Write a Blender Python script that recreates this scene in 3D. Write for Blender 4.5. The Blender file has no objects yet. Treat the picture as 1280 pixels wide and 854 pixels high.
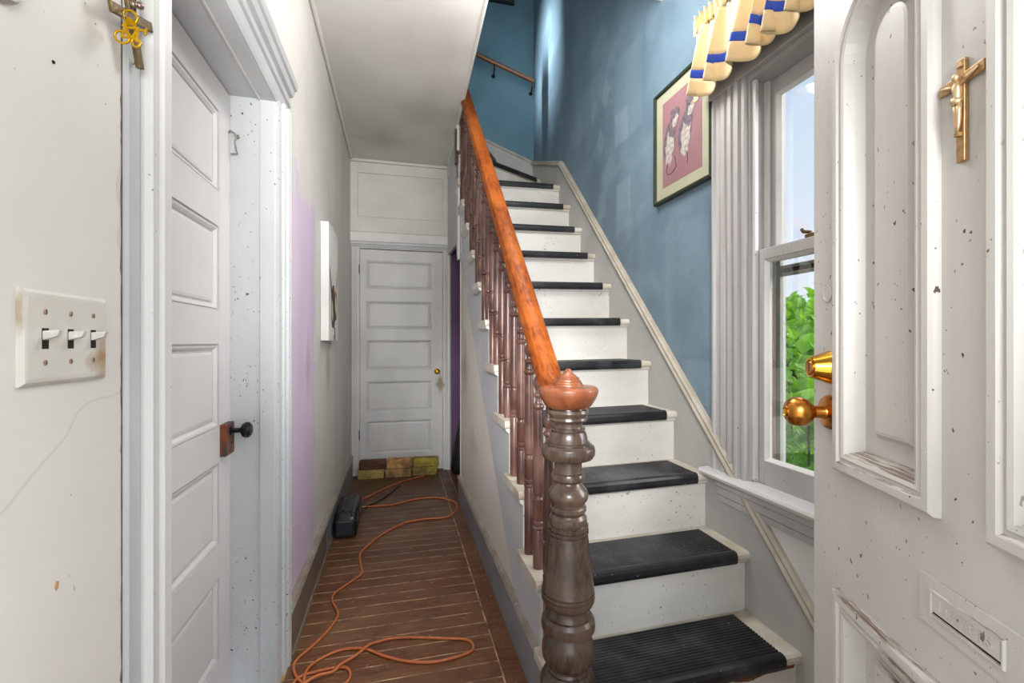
import bpy, bmesh, math, random
from mathutils import Vector, Matrix
random.seed(7)
S = bpy.context.scene
C = S.collection
PI = math.pi

# ------------------------------------------------------------------ camera
YAW = .2432
cam = bpy.data.cameras.new('camera'); camo = bpy.data.objects.new('camera', cam); C.objects.link(camo)
cam.sensor_width = 36; cam.lens = 36 * 573.6 / 1280; cam.clip_start = .02; cam.shift_y = 1 / 1280
camo.location = (0, 0, 1.2); camo.rotation_euler = (PI / 2, 0, -YAW)
S.camera = camo

# ------------------------------------------------------------------ world, lights, exposure
S.view_settings.view_transform = 'Standard'; S.view_settings.look = 'None'
S.view_settings.gamma = 1; S.view_settings.use_curve_mapping = False
S.view_settings.exposure = 0.0
S.cycles.use_denoising = True
S.cycles.max_bounces = 10; S.cycles.diffuse_bounces = 6; S.cycles.transparent_max_bounces = 16
S.cycles.sample_clamp_indirect = 8
W = bpy.data.worlds.new('World'); S.world = W; W.use_nodes = True
nt = W.node_tree; nt.nodes.clear()
out = nt.nodes.new('ShaderNodeOutputWorld'); bg = nt.nodes.new('ShaderNodeBackground')
tc = nt.nodes.new('ShaderNodeTexCoord'); sx = nt.nodes.new('ShaderNodeSeparateXYZ'); rp = nt.nodes.new('ShaderNodeValToRGB')
nz = nt.nodes.new('ShaderNodeTexNoise'); nz.inputs['Scale'].default_value = 2.2; nz.inputs['Detail'].default_value = 4
mp = nt.nodes.new('ShaderNodeMapping'); mp.inputs['Scale'].default_value = (1, 1, 4)
mx = nt.nodes.new('ShaderNodeMix'); mx.data_type = 'RGBA'
cr = nt.nodes.new('ShaderNodeValToRGB'); cr.color_ramp.elements[0].position = .5; cr.color_ramp.elements[1].position = .75
rp.color_ramp.elements[0].color = (.86, .93, 1, 1); rp.color_ramp.elements[0].position = .0
rp.color_ramp.elements[1].color = (.42, .66, .98, 1); rp.color_ramp.elements[1].position = .85
nt.links.new(tc.outputs['Generated'], sx.inputs[0]); nt.links.new(sx.outputs[2], rp.inputs[0])
nt.links.new(tc.outputs['Generated'], mp.inputs[0]); nt.links.new(mp.outputs[0], nz.inputs['Vector'])
nt.links.new(nz.outputs[0], cr.inputs[0]); nt.links.new(cr.outputs[0], mx.inputs[0])
nt.links.new(rp.outputs[0], mx.inputs[6]); mx.inputs[7].default_value = (.95, .97, 1, 1)
nt.links.new(mx.outputs[2], bg.inputs[0]); bg.inputs[1].default_value = 1.2
nt.links.new(bg.outputs[0], out.inputs[0])


def light(name, kind, loc, energy, col=(1, 1, 1), rot=None, **kw):
    l = bpy.data.lights.new(name, kind); o = bpy.data.objects.new(name, l); C.objects.link(o)
    o.location = loc; l.energy = energy; l.color = col
    if rot is not None: o.rotation_euler = rot
    for k, v in kw.items(): setattr(l, k, v)
    return o


def aim(o, tgt):
    o.rotation_euler = (Vector(tgt) - o.location).to_track_quat('-Z', 'Y').to_euler()


sun = light('sun', 'SUN', (7, -5, 7), 7.0, (1, .98, .95), angle=1.0); aim(sun, (7 - .80, -5 + .50, 7 - .42))     # hazy low sun on the window side
# daylight in the open front doorway behind the camera
dl = light('doorway_daylight', 'AREA', (.08, -.28, 1.25), 10, (.97, .98, 1.0), shape='RECTANGLE', size=.84, size_y=2.0); aim(dl, (.08, 5, 1.25))
# unseen fill lights added above the frame, downstairs and in the upstairs hall
light('entrance_fill', 'POINT', (.72, .72, 2.5), 3, (1, .985, .97), shadow_soft_size=.2)
light('stair_foot_fill', 'POINT', (.62, 1.72, 2.64), 46, (1, .985, .97), shadow_soft_size=.25)
light('landing_fill', 'POINT', (.7, 2.3, 4.9), 3, (1, .985, .97), shadow_soft_size=.2)
light('upstairs_hall_fill', 'POINT', (-.15, 2.6, 4.6), 17, (1, .985, .97), shadow_soft_size=.2)
# added fill spots by the doorway, brightening the hall, stair side, steps and ceiling
fs = light('doorway_fill_one', 'SPOT', (-.32, -.2, 1.55), 330, (1, .985, .97), spot_size=math.radians(27), spot_blend=1.0, shadow_soft_size=.22); aim(fs, (.46, 2.5, .95))
fs4 = light('doorway_fill_two', 'SPOT', (.50, -.2, 1.65), 140, (1, .985, .97), spot_size=math.radians(40), spot_blend=1.0, shadow_soft_size=.22); aim(fs4, (-.40, 3.1, 1.35))
fs2 = light('stair_fill', 'SPOT', (.10, -.2, 1.6), 185, (1, .99, .98), spot_size=math.radians(54), spot_blend=1.0, shadow_soft_size=.3); aim(fs2, (.86, 2.1, 1.1))
fs3 = light('ceiling_fill', 'SPOT', (-.05, .1, 1.7), 170, (1, .985, .97), spot_size=math.radians(70), spot_blend=1.0, shadow_soft_size=.3); aim(fs3, (-.05, 2.3, 2.86))
st = light('upstairs_window_light', 'AREA', (-.45, 3.33, 4.75), 6.5, (.9, .97, 1.0), shape='RECTANGLE', size=.05, size_y=.6, spread=.40); aim(st, (1.245, 3.74, 3.68))

# ------------------------------------------------------------------ helpers
ORG = {}


def srgb(r, g, b):
    f = lambda c: (c / 255 / 12.92) if c / 255 <= .04045 else ((c / 255 + .055) / 1.055) ** 2.4
    return (f(r), f(g), f(b), 1)


def tag(o, label=None, cat=None, group=None, kind=None):
    if label: o['label'] = label
    if cat: o['category'] = cat
    if group: o['group'] = group
    if kind: o['kind'] = kind
    return o


def place(o, org, parent):
    ORG[o.name] = Vector(org)
    o.parent = parent
    o.location = Vector(org) - (ORG[parent.name] if parent else Vector())


def root(name, loc, label=None, cat=None, group=None, kind=None):
    o = bpy.data.objects.new(name, None); C.objects.link(o); o.empty_display_size = .05
    place(o, loc, None)
    return tag(o, label, cat, group, kind)


def linkmesh(name, me, org, parent=None):
    o = bpy.data.objects.new(name, me); C.objects.link(o); place(o, org, parent); return o


class MB:
    """collects geometry in world coordinates and links it as one mesh object"""
    def __init__(s): s.v = []; s.f = []; s.m = []; s.mi = 0
    def add(s, vs, fs):
        b = len(s.v); s.v += [tuple(v) for v in vs]
        for f in fs: s.f.append(tuple(b + i for i in f)); s.m.append(s.mi)
        return s
    def box(s, lo, hi, fn=None):
        x0, y0, z0 = lo; x1, y1, z1 = hi
        vs = [(x0, y0, z0), (x1, y0, z0), (x1, y1, z0), (x0, y1, z0), (x0, y0, z1), (x1, y0, z1), (x1, y1, z1), (x0, y1, z1)]
        if fn: vs = [fn(*v) for v in vs]
        return s.add(vs, [(0, 3, 2, 1), (4, 5, 6, 7), (0, 1, 5, 4), (1, 2, 6, 5), (2, 3, 7, 6), (3, 0, 4, 7)])
    def prism(s, poly, T, h0, h1):
        """2D polygon (a,b) extruded from h0 to h1 through T(a,b,h)"""
        n = len(poly)
        vs = [T(a, b, h0) for a, b in poly] + [T(a, b, h1) for a, b in poly]
        return s.add(vs, [tuple(range(n))[::-1], tuple(range(n, 2 * n))] + [(i, (i + 1) % n, n + (i + 1) % n, n + i) for i in range(n)])
    def loops(s, rings, cap0=False, cap1=False, closed=True):
        n = len(rings[0]); vs = [p for r in rings for p in r]; fs = []
        for k in range(len(rings) - 1):
            for i in range(n if closed else n - 1):
                j = (i + 1) % n
                fs.append((k * n + i, k * n + j, (k + 1) * n + j, (k + 1) * n + i))
        if cap0: fs.append(tuple(range(n))[::-1])
        if cap1: fs.append(tuple(range((len(rings) - 1) * n, len(rings) * n)))
        return s.add(vs, fs)
    def lathe(s, prof, base, axis=(0, 0, 1), seg=24):
        q = Vector((0, 0, 1)).rotation_difference(Vector(axis)); b = Vector(base)
        rings = [[b + q @ Vector((r * math.cos(2 * PI * i / seg), r * math.sin(2 * PI * i / seg), h)) for i in range(seg)] for r, h in prof]
        return s.loops(rings, True, True)
    def tube(s, pts, r, seg=8, caps=True):
        pts = [Vector(p) for p in pts]; rings = []; up = None
        for i, p in enumerate(pts):
            t = (pts[min(i + 1, len(pts) - 1)] - pts[max(i - 1, 0)]).normalized()
            if up is None: up = t.orthogonal().normalized()
            up = (up - t * up.dot(t)).normalized(); w = t.cross(up)
            rr = r[i] if isinstance(r, (list, tuple)) else r
            rings.append([p + (up * math.cos(2 * PI * k / seg) + w * math.sin(2 * PI * k / seg)) * rr for k in range(seg)])
        return s.loops(rings, caps, caps)
    def torus(s, c, n, R, r, seg=24, sub=8, sx=1, sy=1):
        q = Vector((0, 0, 1)).rotation_difference(Vector(n)); c = Vector(c)
        rings = []
        for i in range(seg + 1):
            a = 2 * PI * i / seg
            rings.append([c + q @ Vector(((R + r * math.cos(2 * PI * k / sub)) * math.cos(a) * sx, (R + r * math.cos(2 * PI * k / sub)) * math.sin(a) * sy, r * math.sin(2 * PI * k / sub))) for k in range(sub)])
        return s.loops(rings)
    def ell(s, c, rx, ry, rz, seg=16, rows=10, rot=None):
        c = Vector(c); rings = []
        for j in range(rows + 1):
            a = PI * j / rows - PI / 2
            ring = []
            for i in range(seg):
                v = Vector((rx * max(math.cos(a), .02) * math.cos(2 * PI * i / seg), ry * max(math.cos(a), .02) * math.sin(2 * PI * i / seg), rz * math.sin(a)))
                ring.append(c + (rot @ v if rot else v))
            rings.append(ring)
        return s.loops(rings, True, True)
    def build(s, name, mats, parent=None, org=None, smooth=False, bevel=0, solid=0, seg=2):
        if not isinstance(mats, (list, tuple)): mats = [mats]
        if org is None:
            if parent is None:
                xs = list(zip(*s.v)); org = ((min(xs[0]) + max(xs[0])) / 2, (min(xs[1]) + max(xs[1])) / 2, min(xs[2]))
            else: org = tuple(sum(c) / len(c) for c in zip(*s.v))
        o_ = Vector(org)
        me = bpy.data.meshes.new(name); me.from_pydata([tuple(Vector(v) - o_) for v in s.v], [], s.f)
        for m in mats: me.materials.append(m)
        for p, mi in zip(me.polygons, s.m): p.material_index = mi
        bm = bmesh.new(); bm.from_mesh(me)
        bmesh.ops.remove_doubles(bm, verts=bm.verts, dist=1e-6)
        ng = [f for f in bm.faces if len(f.verts) > 4]
        if ng: bmesh.ops.triangulate(bm, faces=ng)
        bmesh.ops.recalc_face_normals(bm, faces=bm.faces)
        bm.to_mesh(me); bm.free()
        if smooth:
            me.shade_smooth()
        o = linkmesh(name, me, org, parent)
        if smooth and smooth != 'all':
            me.set_sharp_from_angle(angle=math.radians(26))
        if bevel:
            b = o.modifiers.new('bevel', 'BEVEL'); b.width = bevel; b.segments = seg; b.limit_method = 'ANGLE'; b.angle_limit = .6
        if solid:
            b = o.modifiers.new('solid', 'SOLIDIFY'); b.thickness = solid; b.offset = 0
        return o


def box(name, lo, hi, m, parent=None, bevel=0, org=None, fn=None):
    return MB().box(lo, hi, fn).build(name, m, parent, org, bevel=bevel)


def frameT(o, u, v, n):
    o, u, v, n = Vector(o), Vector(u), Vector(v), Vector(n)
    return lambda a, b, h=0: tuple(o + u * a + v * b + n * h)


def rect_loop(a0, b0, a1, b1):
    return lambda t: [(a0 + t, b0 + t), (a1 - t, b0 + t), (a1 - t, b1 - t), (a0 + t, b1 - t)]


def arch_loop(a0, b0, a1, bs, n=16):
    c = (a0 + a1) / 2; r = (a1 - a0) / 2
    def fn(t):
        return [(a0 + t, b0 + t), (a1 - t, b0 + t)] + [(c + (r - t) * math.cos(PI * i / n), bs + (r - t) * math.sin(PI * i / n)) for i in range(n + 1)]
    return fn


def raised(name, T, loop, prof, m, parent, cap=True, smooth=False):
    mb = MB(); mb.loops([[T(a, b, h) for a, b in loop(t)] for t, h in prof], False, cap)
    return mb.build(name, m, parent, smooth=smooth)


# ------------------------------------------------------------------ materials
class NT:
    def __init__(s, name):
        s.m = bpy.data.materials.new(name); s.m.use_nodes = True
        s.t = s.m.node_tree; s.b = s.t.nodes['Principled BSDF']
        s.pos = s.n('ShaderNodeNewGeometry').outputs['Position']
    def n(s, t, **kw):
        x = s.t.nodes.new(t)
        for k, v in kw.items(): setattr(x, k, v)
        return x
    def l(s, a, b): s.t.links.new(a, b)
    def noise(s, scale, detail=5, sc=(1, 1, 1), rough=.55, off=(0, 0, 0)):
        mp = s.n('ShaderNodeMapping'); mp.inputs['Scale'].default_value = sc; mp.inputs['Location'].default_value = off
        s.l(s.pos, mp.inputs[0])
        x = s.n('ShaderNodeTexNoise'); x.inputs['Scale'].default_value = scale; x.inputs['Detail'].default_value = detail; x.inputs['Roughness'].default_value = rough
        s.l(mp.outputs[0], x.inputs['Vector']); return x.outputs[0]
    def ramp(s, fac, p0, p1, c0=(0, 0, 0, 1), c1=(1, 1, 1, 1)):
        x = s.n('ShaderNodeValToRGB'); e = x.color_ramp.elements
        e[0].position = p0; e[1].position = p1; e[0].color = c0; e[1].color = c1
        s.l(fac, x.inputs[0]); return x.outputs[0]
    def mix(s, fac, a, b, mode='MIX'):
        x = s.n('ShaderNodeMix', data_type='RGBA', blend_type=mode)
        for sock, v in ((x.inputs[0], fac), (x.inputs[6], a), (x.inputs[7], b)):
            if isinstance(v, (int, float)): sock.default_value = v
            elif isinstance(v, tuple): sock.default_value = v
            else: s.l(v, sock)
        return x.outputs[2]
    def math(s, op, a, b=None, clamp=False):
        x = s.n('ShaderNodeMath', operation=op, use_clamp=clamp)
        for i, v in enumerate((a, b)):
            if v is None: continue
            if isinstance(v, (int, float)): x.inputs[i].default_value = v
            else: s.l(v, x.inputs[i])
        return x.outputs[0]
    def xyz(s):
        x = s.n('ShaderNodeSeparateXYZ'); s.l(s.pos, x.inputs[0]); return x.outputs
    def mark(s, A, B, ca, cb, ha, hb, soft=.1, diamond=False, wob=None):
        a = s.math('DIVIDE', s.math('ABSOLUTE', s.math('SUBTRACT', A, ca)), ha)
        b = s.math('DIVIDE', s.math('ABSOLUTE', s.math('SUBTRACT', B, cb)), hb)
        d = s.math('ADD' if diamond else 'MAXIMUM', a, b)
        if wob is not None: d = s.math('ADD', d, wob)
        return s.math('DIVIDE', s.math('SUBTRACT', 1.0, d), soft, True)
    def bump(s, h, strength, dist=.01):
        x = s.n('ShaderNodeBump'); x.inputs['Strength'].default_value = strength; x.inputs['Distance'].default_value = dist
        s.l(h, x.inputs['Height']); s.l(x.outputs[0], s.b.inputs['Normal'])
    def done(s, col, rough=.5, metal=0, spec=None):
        for sock, v in ((s.b.inputs['Base Color'], col), (s.b.inputs['Roughness'], rough), (s.b.inputs['Metallic'], metal)):
            if isinstance(v, (int, float, tuple)): sock.default_value = v
            else: s.l(v, sock)
        if spec is not None: s.b.inputs['Specular IOR Level'].default_value = spec
        return s.m


def paint(name, c0, c1, rough=.5, scale=2.2, specks=.0, chip=(95, 78, 60), bump=.15, stretch=(1, 1, 1), extra=None, crack=False):
    t = NT(name)
    n1 = t.noise(scale, 7, stretch); col = t.mix(t.ramp(n1, .35, .68), srgb(*c0), srgb(*c1))
    if specks:
        sp = t.ramp(t.noise(92, 2, (1, 1, .8)), .765 - specks * .1, .785 - specks * .1)
        gate = t.ramp(t.noise(4.1, 3, off=(4, 7, 1)), .44, .56)
        col = t.mix(t.math('MULTIPLY', sp, gate), col, srgb(*chip))
    if crack:
        v = t.n('ShaderNodeTexVoronoi', feature='DISTANCE_TO_EDGE'); v.inputs['Scale'].default_value = 1.7
        ad = t.n('ShaderNodeVectorMath', operation='ADD'); nn = t.n('ShaderNodeTexNoise'); nn.inputs['Scale'].default_value = 3
        sc = t.n('ShaderNodeVectorMath', operation='SCALE'); sc.inputs['Scale'].default_value = .35
        t.l(t.pos, nn.inputs['Vector']); t.l(nn.outputs['Color'], sc.inputs[0]); t.l(t.pos, ad.inputs[0]); t.l(sc.outputs[0], ad.inputs[1]); t.l(ad.outputs[0], v.inputs['Vector'])
        ln = t.ramp(v.outputs['Distance'], .0015, .005, (1, 1, 1, 1), (0, 0, 0, 1))
        col = t.mix(t.math('MULTIPLY', t.math('MULTIPLY', ln, t.ramp(t.noise(1.6, 2, off=(9, 2, 5)), .5, .62)), .22), col, srgb(120, 112, 104))
    if extra: col = extra(t, col)
    t.bump(t.noise(26, 6), bump, .006)
    return t.done(col, rough)


def left_extra(t, col):
    x, y, z = t.xyz()
    w = t.math('MULTIPLY', t.math('SUBTRACT', t.noise(7, 5), .5), .55)
    p = t.mark(y, z, 2.17, .9, .37, .985, .05, wob=w)
    lil = t.mix(t.ramp(t.noise(3, 6, (1, 1, .35)), .3, .7), srgb(216, 200, 222), srgb(198, 180, 205))
    col = t.mix(p, col, lil)
    far = t.math('MULTIPLY', t.math('SUBTRACT', y, 1.9), .55, True)
    stk = t.ramp(t.noise(6, 6, (1, 1, .12), .6, (5, 1, 2)), .45, .70)
    col = t.mix(t.math('MULTIPLY', t.math('MULTIPLY', stk, far), .25), col, srgb(136, 130, 120))
    for cy, cz, ha, hb, k in ((2.36, 1.08, .11, .22, .45), (3.0, 1.06, .13, .20, .6), (3.3, 1.5, .2, .5, .28)):
        m = t.mark(y, z, cy, cz, ha, hb, 1.2, True, w)
        col = t.mix(t.math('MULTIPLY', m, k), col, srgb(120, 108, 92))
    return col


def blue_extra(t, col):
    x, y, z = t.xyz()
    w = t.math('MULTIPLY', t.math('SUBTRACT', t.noise(9, 4), .5), .25)
    pale = srgb(130, 150, 162)
    for cy, cz, ha, hb, dia, k in ((2.615, 2.735, .07, .10, 1, .55), (2.795, 2.725, .065, .10, 1, .55), (2.69, 2.463, .065, .10, 1, .5),
                                   (2.335, 2.60, .165, .26, 0, .22), (2.41, 2.44, .085, .10, 0, .5), (2.67, 2.06, .06, .09, 0, .35), (2.385, 1.98, .09, .15, 0, .6),
                                   (1.80, 1.45, .17, .32, 0, .3), (1.73, 1.03, .10, .10, 0, .4)):
        m = t.mark(y, z, cy, cz, ha, hb, .12, bool(dia), w)
        col = t.mix(t.math('MULTIPLY', m, k), col, pale)
    mo = t.ramp(t.noise(3.4, 8, (1, 1, .6), .65, (6, 2, 4)), .42, .64)
    col = t.mix(t.math('MULTIPLY', mo, .45), col, srgb(78, 98, 110))
    hi_ = t.ramp(t.noise(2.2, 6, (1, 1, 1.4), .6, (1, 8, 3)), .52, .70)
    col = t.mix(t.math('MULTIPLY', hi_, .5), col, srgb(134, 152, 163))
    ol = t.ramp(t.noise(5, 7, (1, 1, .5), off=(3, 3, 3)), .6, .72)
    m = t.mark(y, z, 2.0, 1.25, .28, .5, .8, True, w)
    col = t.mix(t.math('MULTIPLY', t.math('MULTIPLY', ol, m), .6), col, srgb(88, 104, 114))
    sp = t.ramp(t.noise(52, 2), .80, .82)
    return t.mix(sp, col, srgb(60, 62, 64))


def door2_extra(t, col):
    x, y, z = t.xyz()
    w = t.math('MULTIPLY', t.math('SUBTRACT', t.noise(12, 5), .5), 1.1)
    m = t.mark(x, z, .385, .80, .05, .13, .7, True, w)
    col = t.mix(t.math('MULTIPLY', m, .85), col, srgb(120, 92, 50))
    m = t.mark(x, z, .35, 1.3, .16, .75, 1.3, True, w)
    return t.mix(t.math('MULTIPLY', m, .4), col, srgb(150, 132, 100))


def span_extra(t, col):
    x, y, z = t.xyz()
    w = t.math('MULTIPLY', t.math('SUBTRACT', t.noise(6, 5), .5), .9)
    m = t.mark(y, z, 3.25, 1.02, .28, .34, 1.0, True, w)
    col = t.mix(t.math('MULTIPLY', m, .6), col, srgb(150, 118, 74))
    m = t.mark(y, z, 2.9, .55, .25, .16, 1.0, True, w)
    return t.mix(t.math('MULTIPLY', m, .35), col, srgb(150, 124, 90))


def plate_extra(t, col):
    x, y, z = t.xyz()
    w = t.math('MULTIPLY', t.math('SUBTRACT', t.noise(40, 5), .5), 1.4)
    m = t.mark(y, z, .775, 1.176, .045, .05, .9, True, w)
    col = t.mix(t.math('MULTIPLY', m, .85), col, srgb(150, 112, 62))
    m = t.mark(y, z, .633, 1.235, .006, .03, .6, False, w)
    return t.mix(t.math('MULTIPLY', m, .6), col, srgb(140, 112, 74))


def wear_door(t, col):
    # brown grime lying on the upward ledges of the panel mouldings
    nn = t.n('ShaderNodeNewGeometry'); sp = t.n('ShaderNodeSeparateXYZ'); t.l(nn.outputs['True Normal'], sp.inputs[0])
    up = t.ramp(sp.outputs[2], .35, .6)
    mp = t.n('ShaderNodeMapping', vector_type='TEXTURE'); mp.inputs['Rotation'].default_value = (0, 0, math.radians(68.1)); mp.inputs['Scale'].default_value = (.09, .006, .02)
    t.l(t.pos, mp.inputs[0]); nn2 = t.n('ShaderNodeTexNoise'); nn2.inputs['Scale'].default_value = 1; nn2.inputs['Detail'].default_value = 8; nn2.inputs['Roughness'].default_value = .7
    t.l(mp.outputs[0], nn2.inputs['Vector'])
    g = t.ramp(nn2.outputs[0], .42, .56)
    return t.mix(t.math('MULTIPLY', up, t.math('MULTIPLY', g, .9)), col, srgb(100, 76, 54))


M = {}
M['left'] = paint('plaster_left_wall', (217, 214, 209), (205, 202, 197), .6, 1.6, .25, extra=left_extra, crack=True)
M['back'] = paint('cream_board', (214, 211, 205), (198, 195, 188), .5, 2.5, .2)
def ceil_extra(t, col):
    x, y, z = t.xyz()
    w = t.math('MULTIPLY', t.math('SUBTRACT', t.noise(4, 6), .5), 1.2)
    for cx_, cy_, ha, hb, k in ((.22, 3.35, .28, .42, .4), (-.1, 3.9, .35, .3, .35), (.3, 2.6, .2, .4, .15)):
        col = t.mix(t.math('MULTIPLY', t.mark(x, y, cx_, cy_, ha, hb, 1.1, True, w), k), col, srgb(112, 110, 102))
    return col
M['ceil'] = paint('ceiling_plaster', (212, 210, 205), (196, 193, 188), .7, 1.3, .1, extra=ceil_extra)
M['blue'] = paint('blue_plaster', (107, 129, 143), (86, 108, 122), .5, 2.4, 0, bump=.3, extra=blue_extra)
M['blue2'] = paint('blue_plaster_landing', (98, 134, 150), (82, 117, 134), .55, 2.4, 0, bump=.2)
M['purple'] = paint('purple_plaster', (98, 62, 104), (74, 46, 80), .6)
M['span'] = paint('spandrel_plaster', (216, 213, 205), (203, 199, 190), .6, 1.8, .2, extra=span_extra, crack=True)
M['trim'] = paint('white_trim', (214, 213, 211), (199, 199, 197), .42, 3, .5, stretch=(1, 1, .3))
M['jamb'] = paint('bluish_white_jamb', (202, 205, 207), (184, 188, 191), .42, 3.5, .85, stretch=(1, 1, .4))
M['head'] = paint('grey_head_trim', (188, 189, 190), (172, 174, 176), .4, 3, .1)
M['door1'] = paint('grey_door_paint', (205, 203, 202), (194, 193, 193), .38, 2, .1)
M['door2'] = paint('grey_white_back_door', (203, 203, 201), (186, 186, 184), .42, 3, .2, extra=door2_extra, stretch=(1, 1, .5))
M['door3'] = paint('front_door_paint', (200, 197, 192), (188, 185, 180), .42, 4, .75, chip=(70, 62, 54), stretch=(1, 1, .35), extra=wear_door)
M['stringer'] = paint('bluish_grey_stringer', (190, 193, 195), (172, 176, 179), .5, 3, .5, chip=(225, 223, 218))
M['skirt'] = paint('grey_skirt', (176, 175, 172), (158, 157, 154), .5, 2.5, .3)
M['skirtcap'] = paint('worn_cap_moulding', (172, 165, 152), (148, 139, 124), .5, 8, .4)
M['stair'] = paint('dirty_white_stair_paint', (216, 214, 209), (196, 193, 186), .45, 4, .75, chip=(80, 70, 58), stretch=(.5, 1, 1))
M['treadend'] = paint('chipped_tread_paint', (206, 201, 190), (172, 160, 138), .5, 9, .6)
M['basebrown'] = paint('brown_grey_baseboard', (126, 112, 98), (100, 86, 74), .45, 6, .6, chip=(190, 180, 165), stretch=(1, .4, 1))
M['basecap'] = paint('baseboard_cap', (160, 152, 142), (128, 118, 106), .45, 7, .6, chip=(215, 210, 200))
M['basegrey'] = paint('blue_grey_baseboard', (142, 148, 154), (118, 125, 132), .4, 5, .5, chip=(205, 205, 200))
M['sash'] = paint('grey_sash', (178, 175, 174), (160, 157, 156), .45, 5, .3, stretch=(1, 1, .3))
M['sashwhite'] = paint('white_glazing_edge', (226, 225, 222), (205, 204, 200), .45, 5, .2)
M['storm'] = paint('weathered_green_frame', (150, 160, 150), (112, 120, 104), .6, 6, .5, chip=(120, 88, 58), stretch=(1, 1, .25))
M['barewood'] = paint('bare_wood', (124, 88, 58), (92, 62, 40), .7, 12, stretch=(1, 1, .1))
M['plate'] = paint('painted_switch_plate', (209, 206, 199), (196, 192, 183), .4, 9, .5, extra=plate_extra)
M['toggle'] = paint('toggle_paint', (216, 213, 206), (190, 186, 178), .35, 60)
M['gadget'] = paint('grey_metal_plate', (178, 171, 163), (158, 151, 142), .35, 12)
M['canvas'] = paint('white_canvas', (228, 227, 224), (214, 213, 210), .7, 4)
M['siding'] = paint('outside_boards', (196, 198, 196), (180, 182, 180), .6, 3)


def plain(name, rgb, rough=.5, metal=0, var=0, scale=30, bump=0, stretch=(1, 1, 1)):
    t = NT(name); c = srgb(*rgb)
    if var:
        c2 = tuple(x * (1 - var) for x in c[:3]) + (1,)
        c = t.mix(t.ramp(t.noise(scale, 5, stretch), .35, .65), c, c2)
    if bump: t.bump(t.noise(scale * 2, 4, stretch), bump, .003)
    return t.done(c, rough, metal)


t = NT('black_rubber')
col = t.mix(t.ramp(t.noise(20, 5), .35, .65), srgb(33, 34, 37), srgb(22, 22, 25))
col = t.mix(t.ramp(t.noise(75, 3), .71, .74), col, srgb(150, 146, 140))
col = t.mix(t.math('MULTIPLY', t.ramp(t.noise(7, 6, off=(2, 2, 2)), .52, .7), .35), col, srgb(92, 92, 94))
M['rubber'] = t.done(col, .36)
M['iron'] = plain('black_iron', (38, 36, 40), .35, .6, .3, 80)
M['brass'] = plain('polished_brass', (222, 168, 62), .16, 1, .15, 25)
M['brassworn'] = plain('worn_brass', (206, 138, 62), .26, 1, .2, 30)
M['chip'] = plain('exposed_edge', (112, 100, 86), .8, 0, .6, 40)
M['tan'] = plain('exposed_lath', (186, 146, 92), .8, 0, .3, 60)
M['dark'] = plain('dark_gap', (26, 20, 16), .8)
M['gold'] = plain('gilded_metal', (196, 160, 112), .38, .75, .3, 90)
M['goldlight'] = plain('gilded_figure', (220, 190, 150), .35, .7, .2, 90)
M['bronze'] = plain('aged_bronze', (112, 92, 56), .45, .55, .5, 120, .2)
M['bead'] = plain('silver_bead', (150, 128, 112), .3, .7, .5, 140)
M['yellow'] = plain('yellow_metal', (214, 164, 10), .25, .55, .2, 90)
M['steel'] = plain('dull_steel', (150, 146, 138), .35, .9, .2, 80)
M['screw'] = plain('rusty_screw', (178, 150, 128), .5, .3, .4, 200)
M['orange'] = plain('orange_cord', (206, 116, 66), .45, 0, .2, 40)
M['blackcord'] = plain('black_cord', (30, 28, 28), .5)
M['plastic'] = plain('black_plastic', (24, 25, 29), .32, 0, .2, 30)
M['plastic2'] = plain('grey_blue_plastic', (48, 52, 60), .28, 0, .1, 30)
M['bag'] = plain('black_bag', (26, 27, 30), .4, 0, .3, 20)
M['mould_rust'] = plain('rust', (134, 76, 44), .7, .2, .5, 60)
M['floorgap'] = plain('seam_filling', (214, 176, 134), .8, 0, .85, 14)
M['fabric'] = plain('cream_fabric', (232, 208, 164), .85, 0, .05, 30)
M['bluetrim'] = plain('blue_ribbon', (20, 70, 184), .6)
M['frame_green'] = plain('dark_green_frame', (40, 52, 36), .35, 0, .3, 40)
M['mat'] = plain('cream_mount', (168, 166, 142), .6, 0, .05, 10)
M['pink'] = plain('dusty_pink_paper', (144, 105, 110), .6, 0, .12, 9)
M['furdark'] = plain('drawn_fur_grey', (120, 106, 116), .7, 0, .65, 70)
M['furlight'] = plain('drawn_fur_white', (188, 178, 170), .7, 0, .5, 80)
M['ink'] = plain('ink_line', (62, 52, 62), .7)
M['blackframe'] = plain('black_frame', (24, 24, 28), .35)
M['photo'] = plain('dim_grey_print', (90, 92, 92), .3, 0, .4, 20)
M['railwood'] = plain('wall_rail_wood', (136, 84, 48), .4, 0, .3, 20)
M['soil'] = plain('lawn', (70, 96, 46), .9, 0, .4, 3)
M['bark'] = plain('bark', (92, 74, 56), .85, 0, .3, 20)


def wood(name, a, b, rough, scale, stretch, wear=None, coat=0):
    t = NT(name)
    g = t.noise(scale, 8, stretch, .65)
    col = t.mix(t.ramp(g, .32, .68), srgb(*a), srgb(*b))
    if wear:
        col = t.mix(t.math('MULTIPLY', t.ramp(t.noise(6, 5, off=(2, 5, 8)), .46, .66), .8), col, srgb(*wear))
    t.bump(t.noise(scale * 2, 4, stretch), .12, .002)
    m = t.done(col, rough)
    t.b.inputs['Coat Weight'].default_value = coat; t.b.inputs['Coat Roughness'].default_value = .15
    return m


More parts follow.
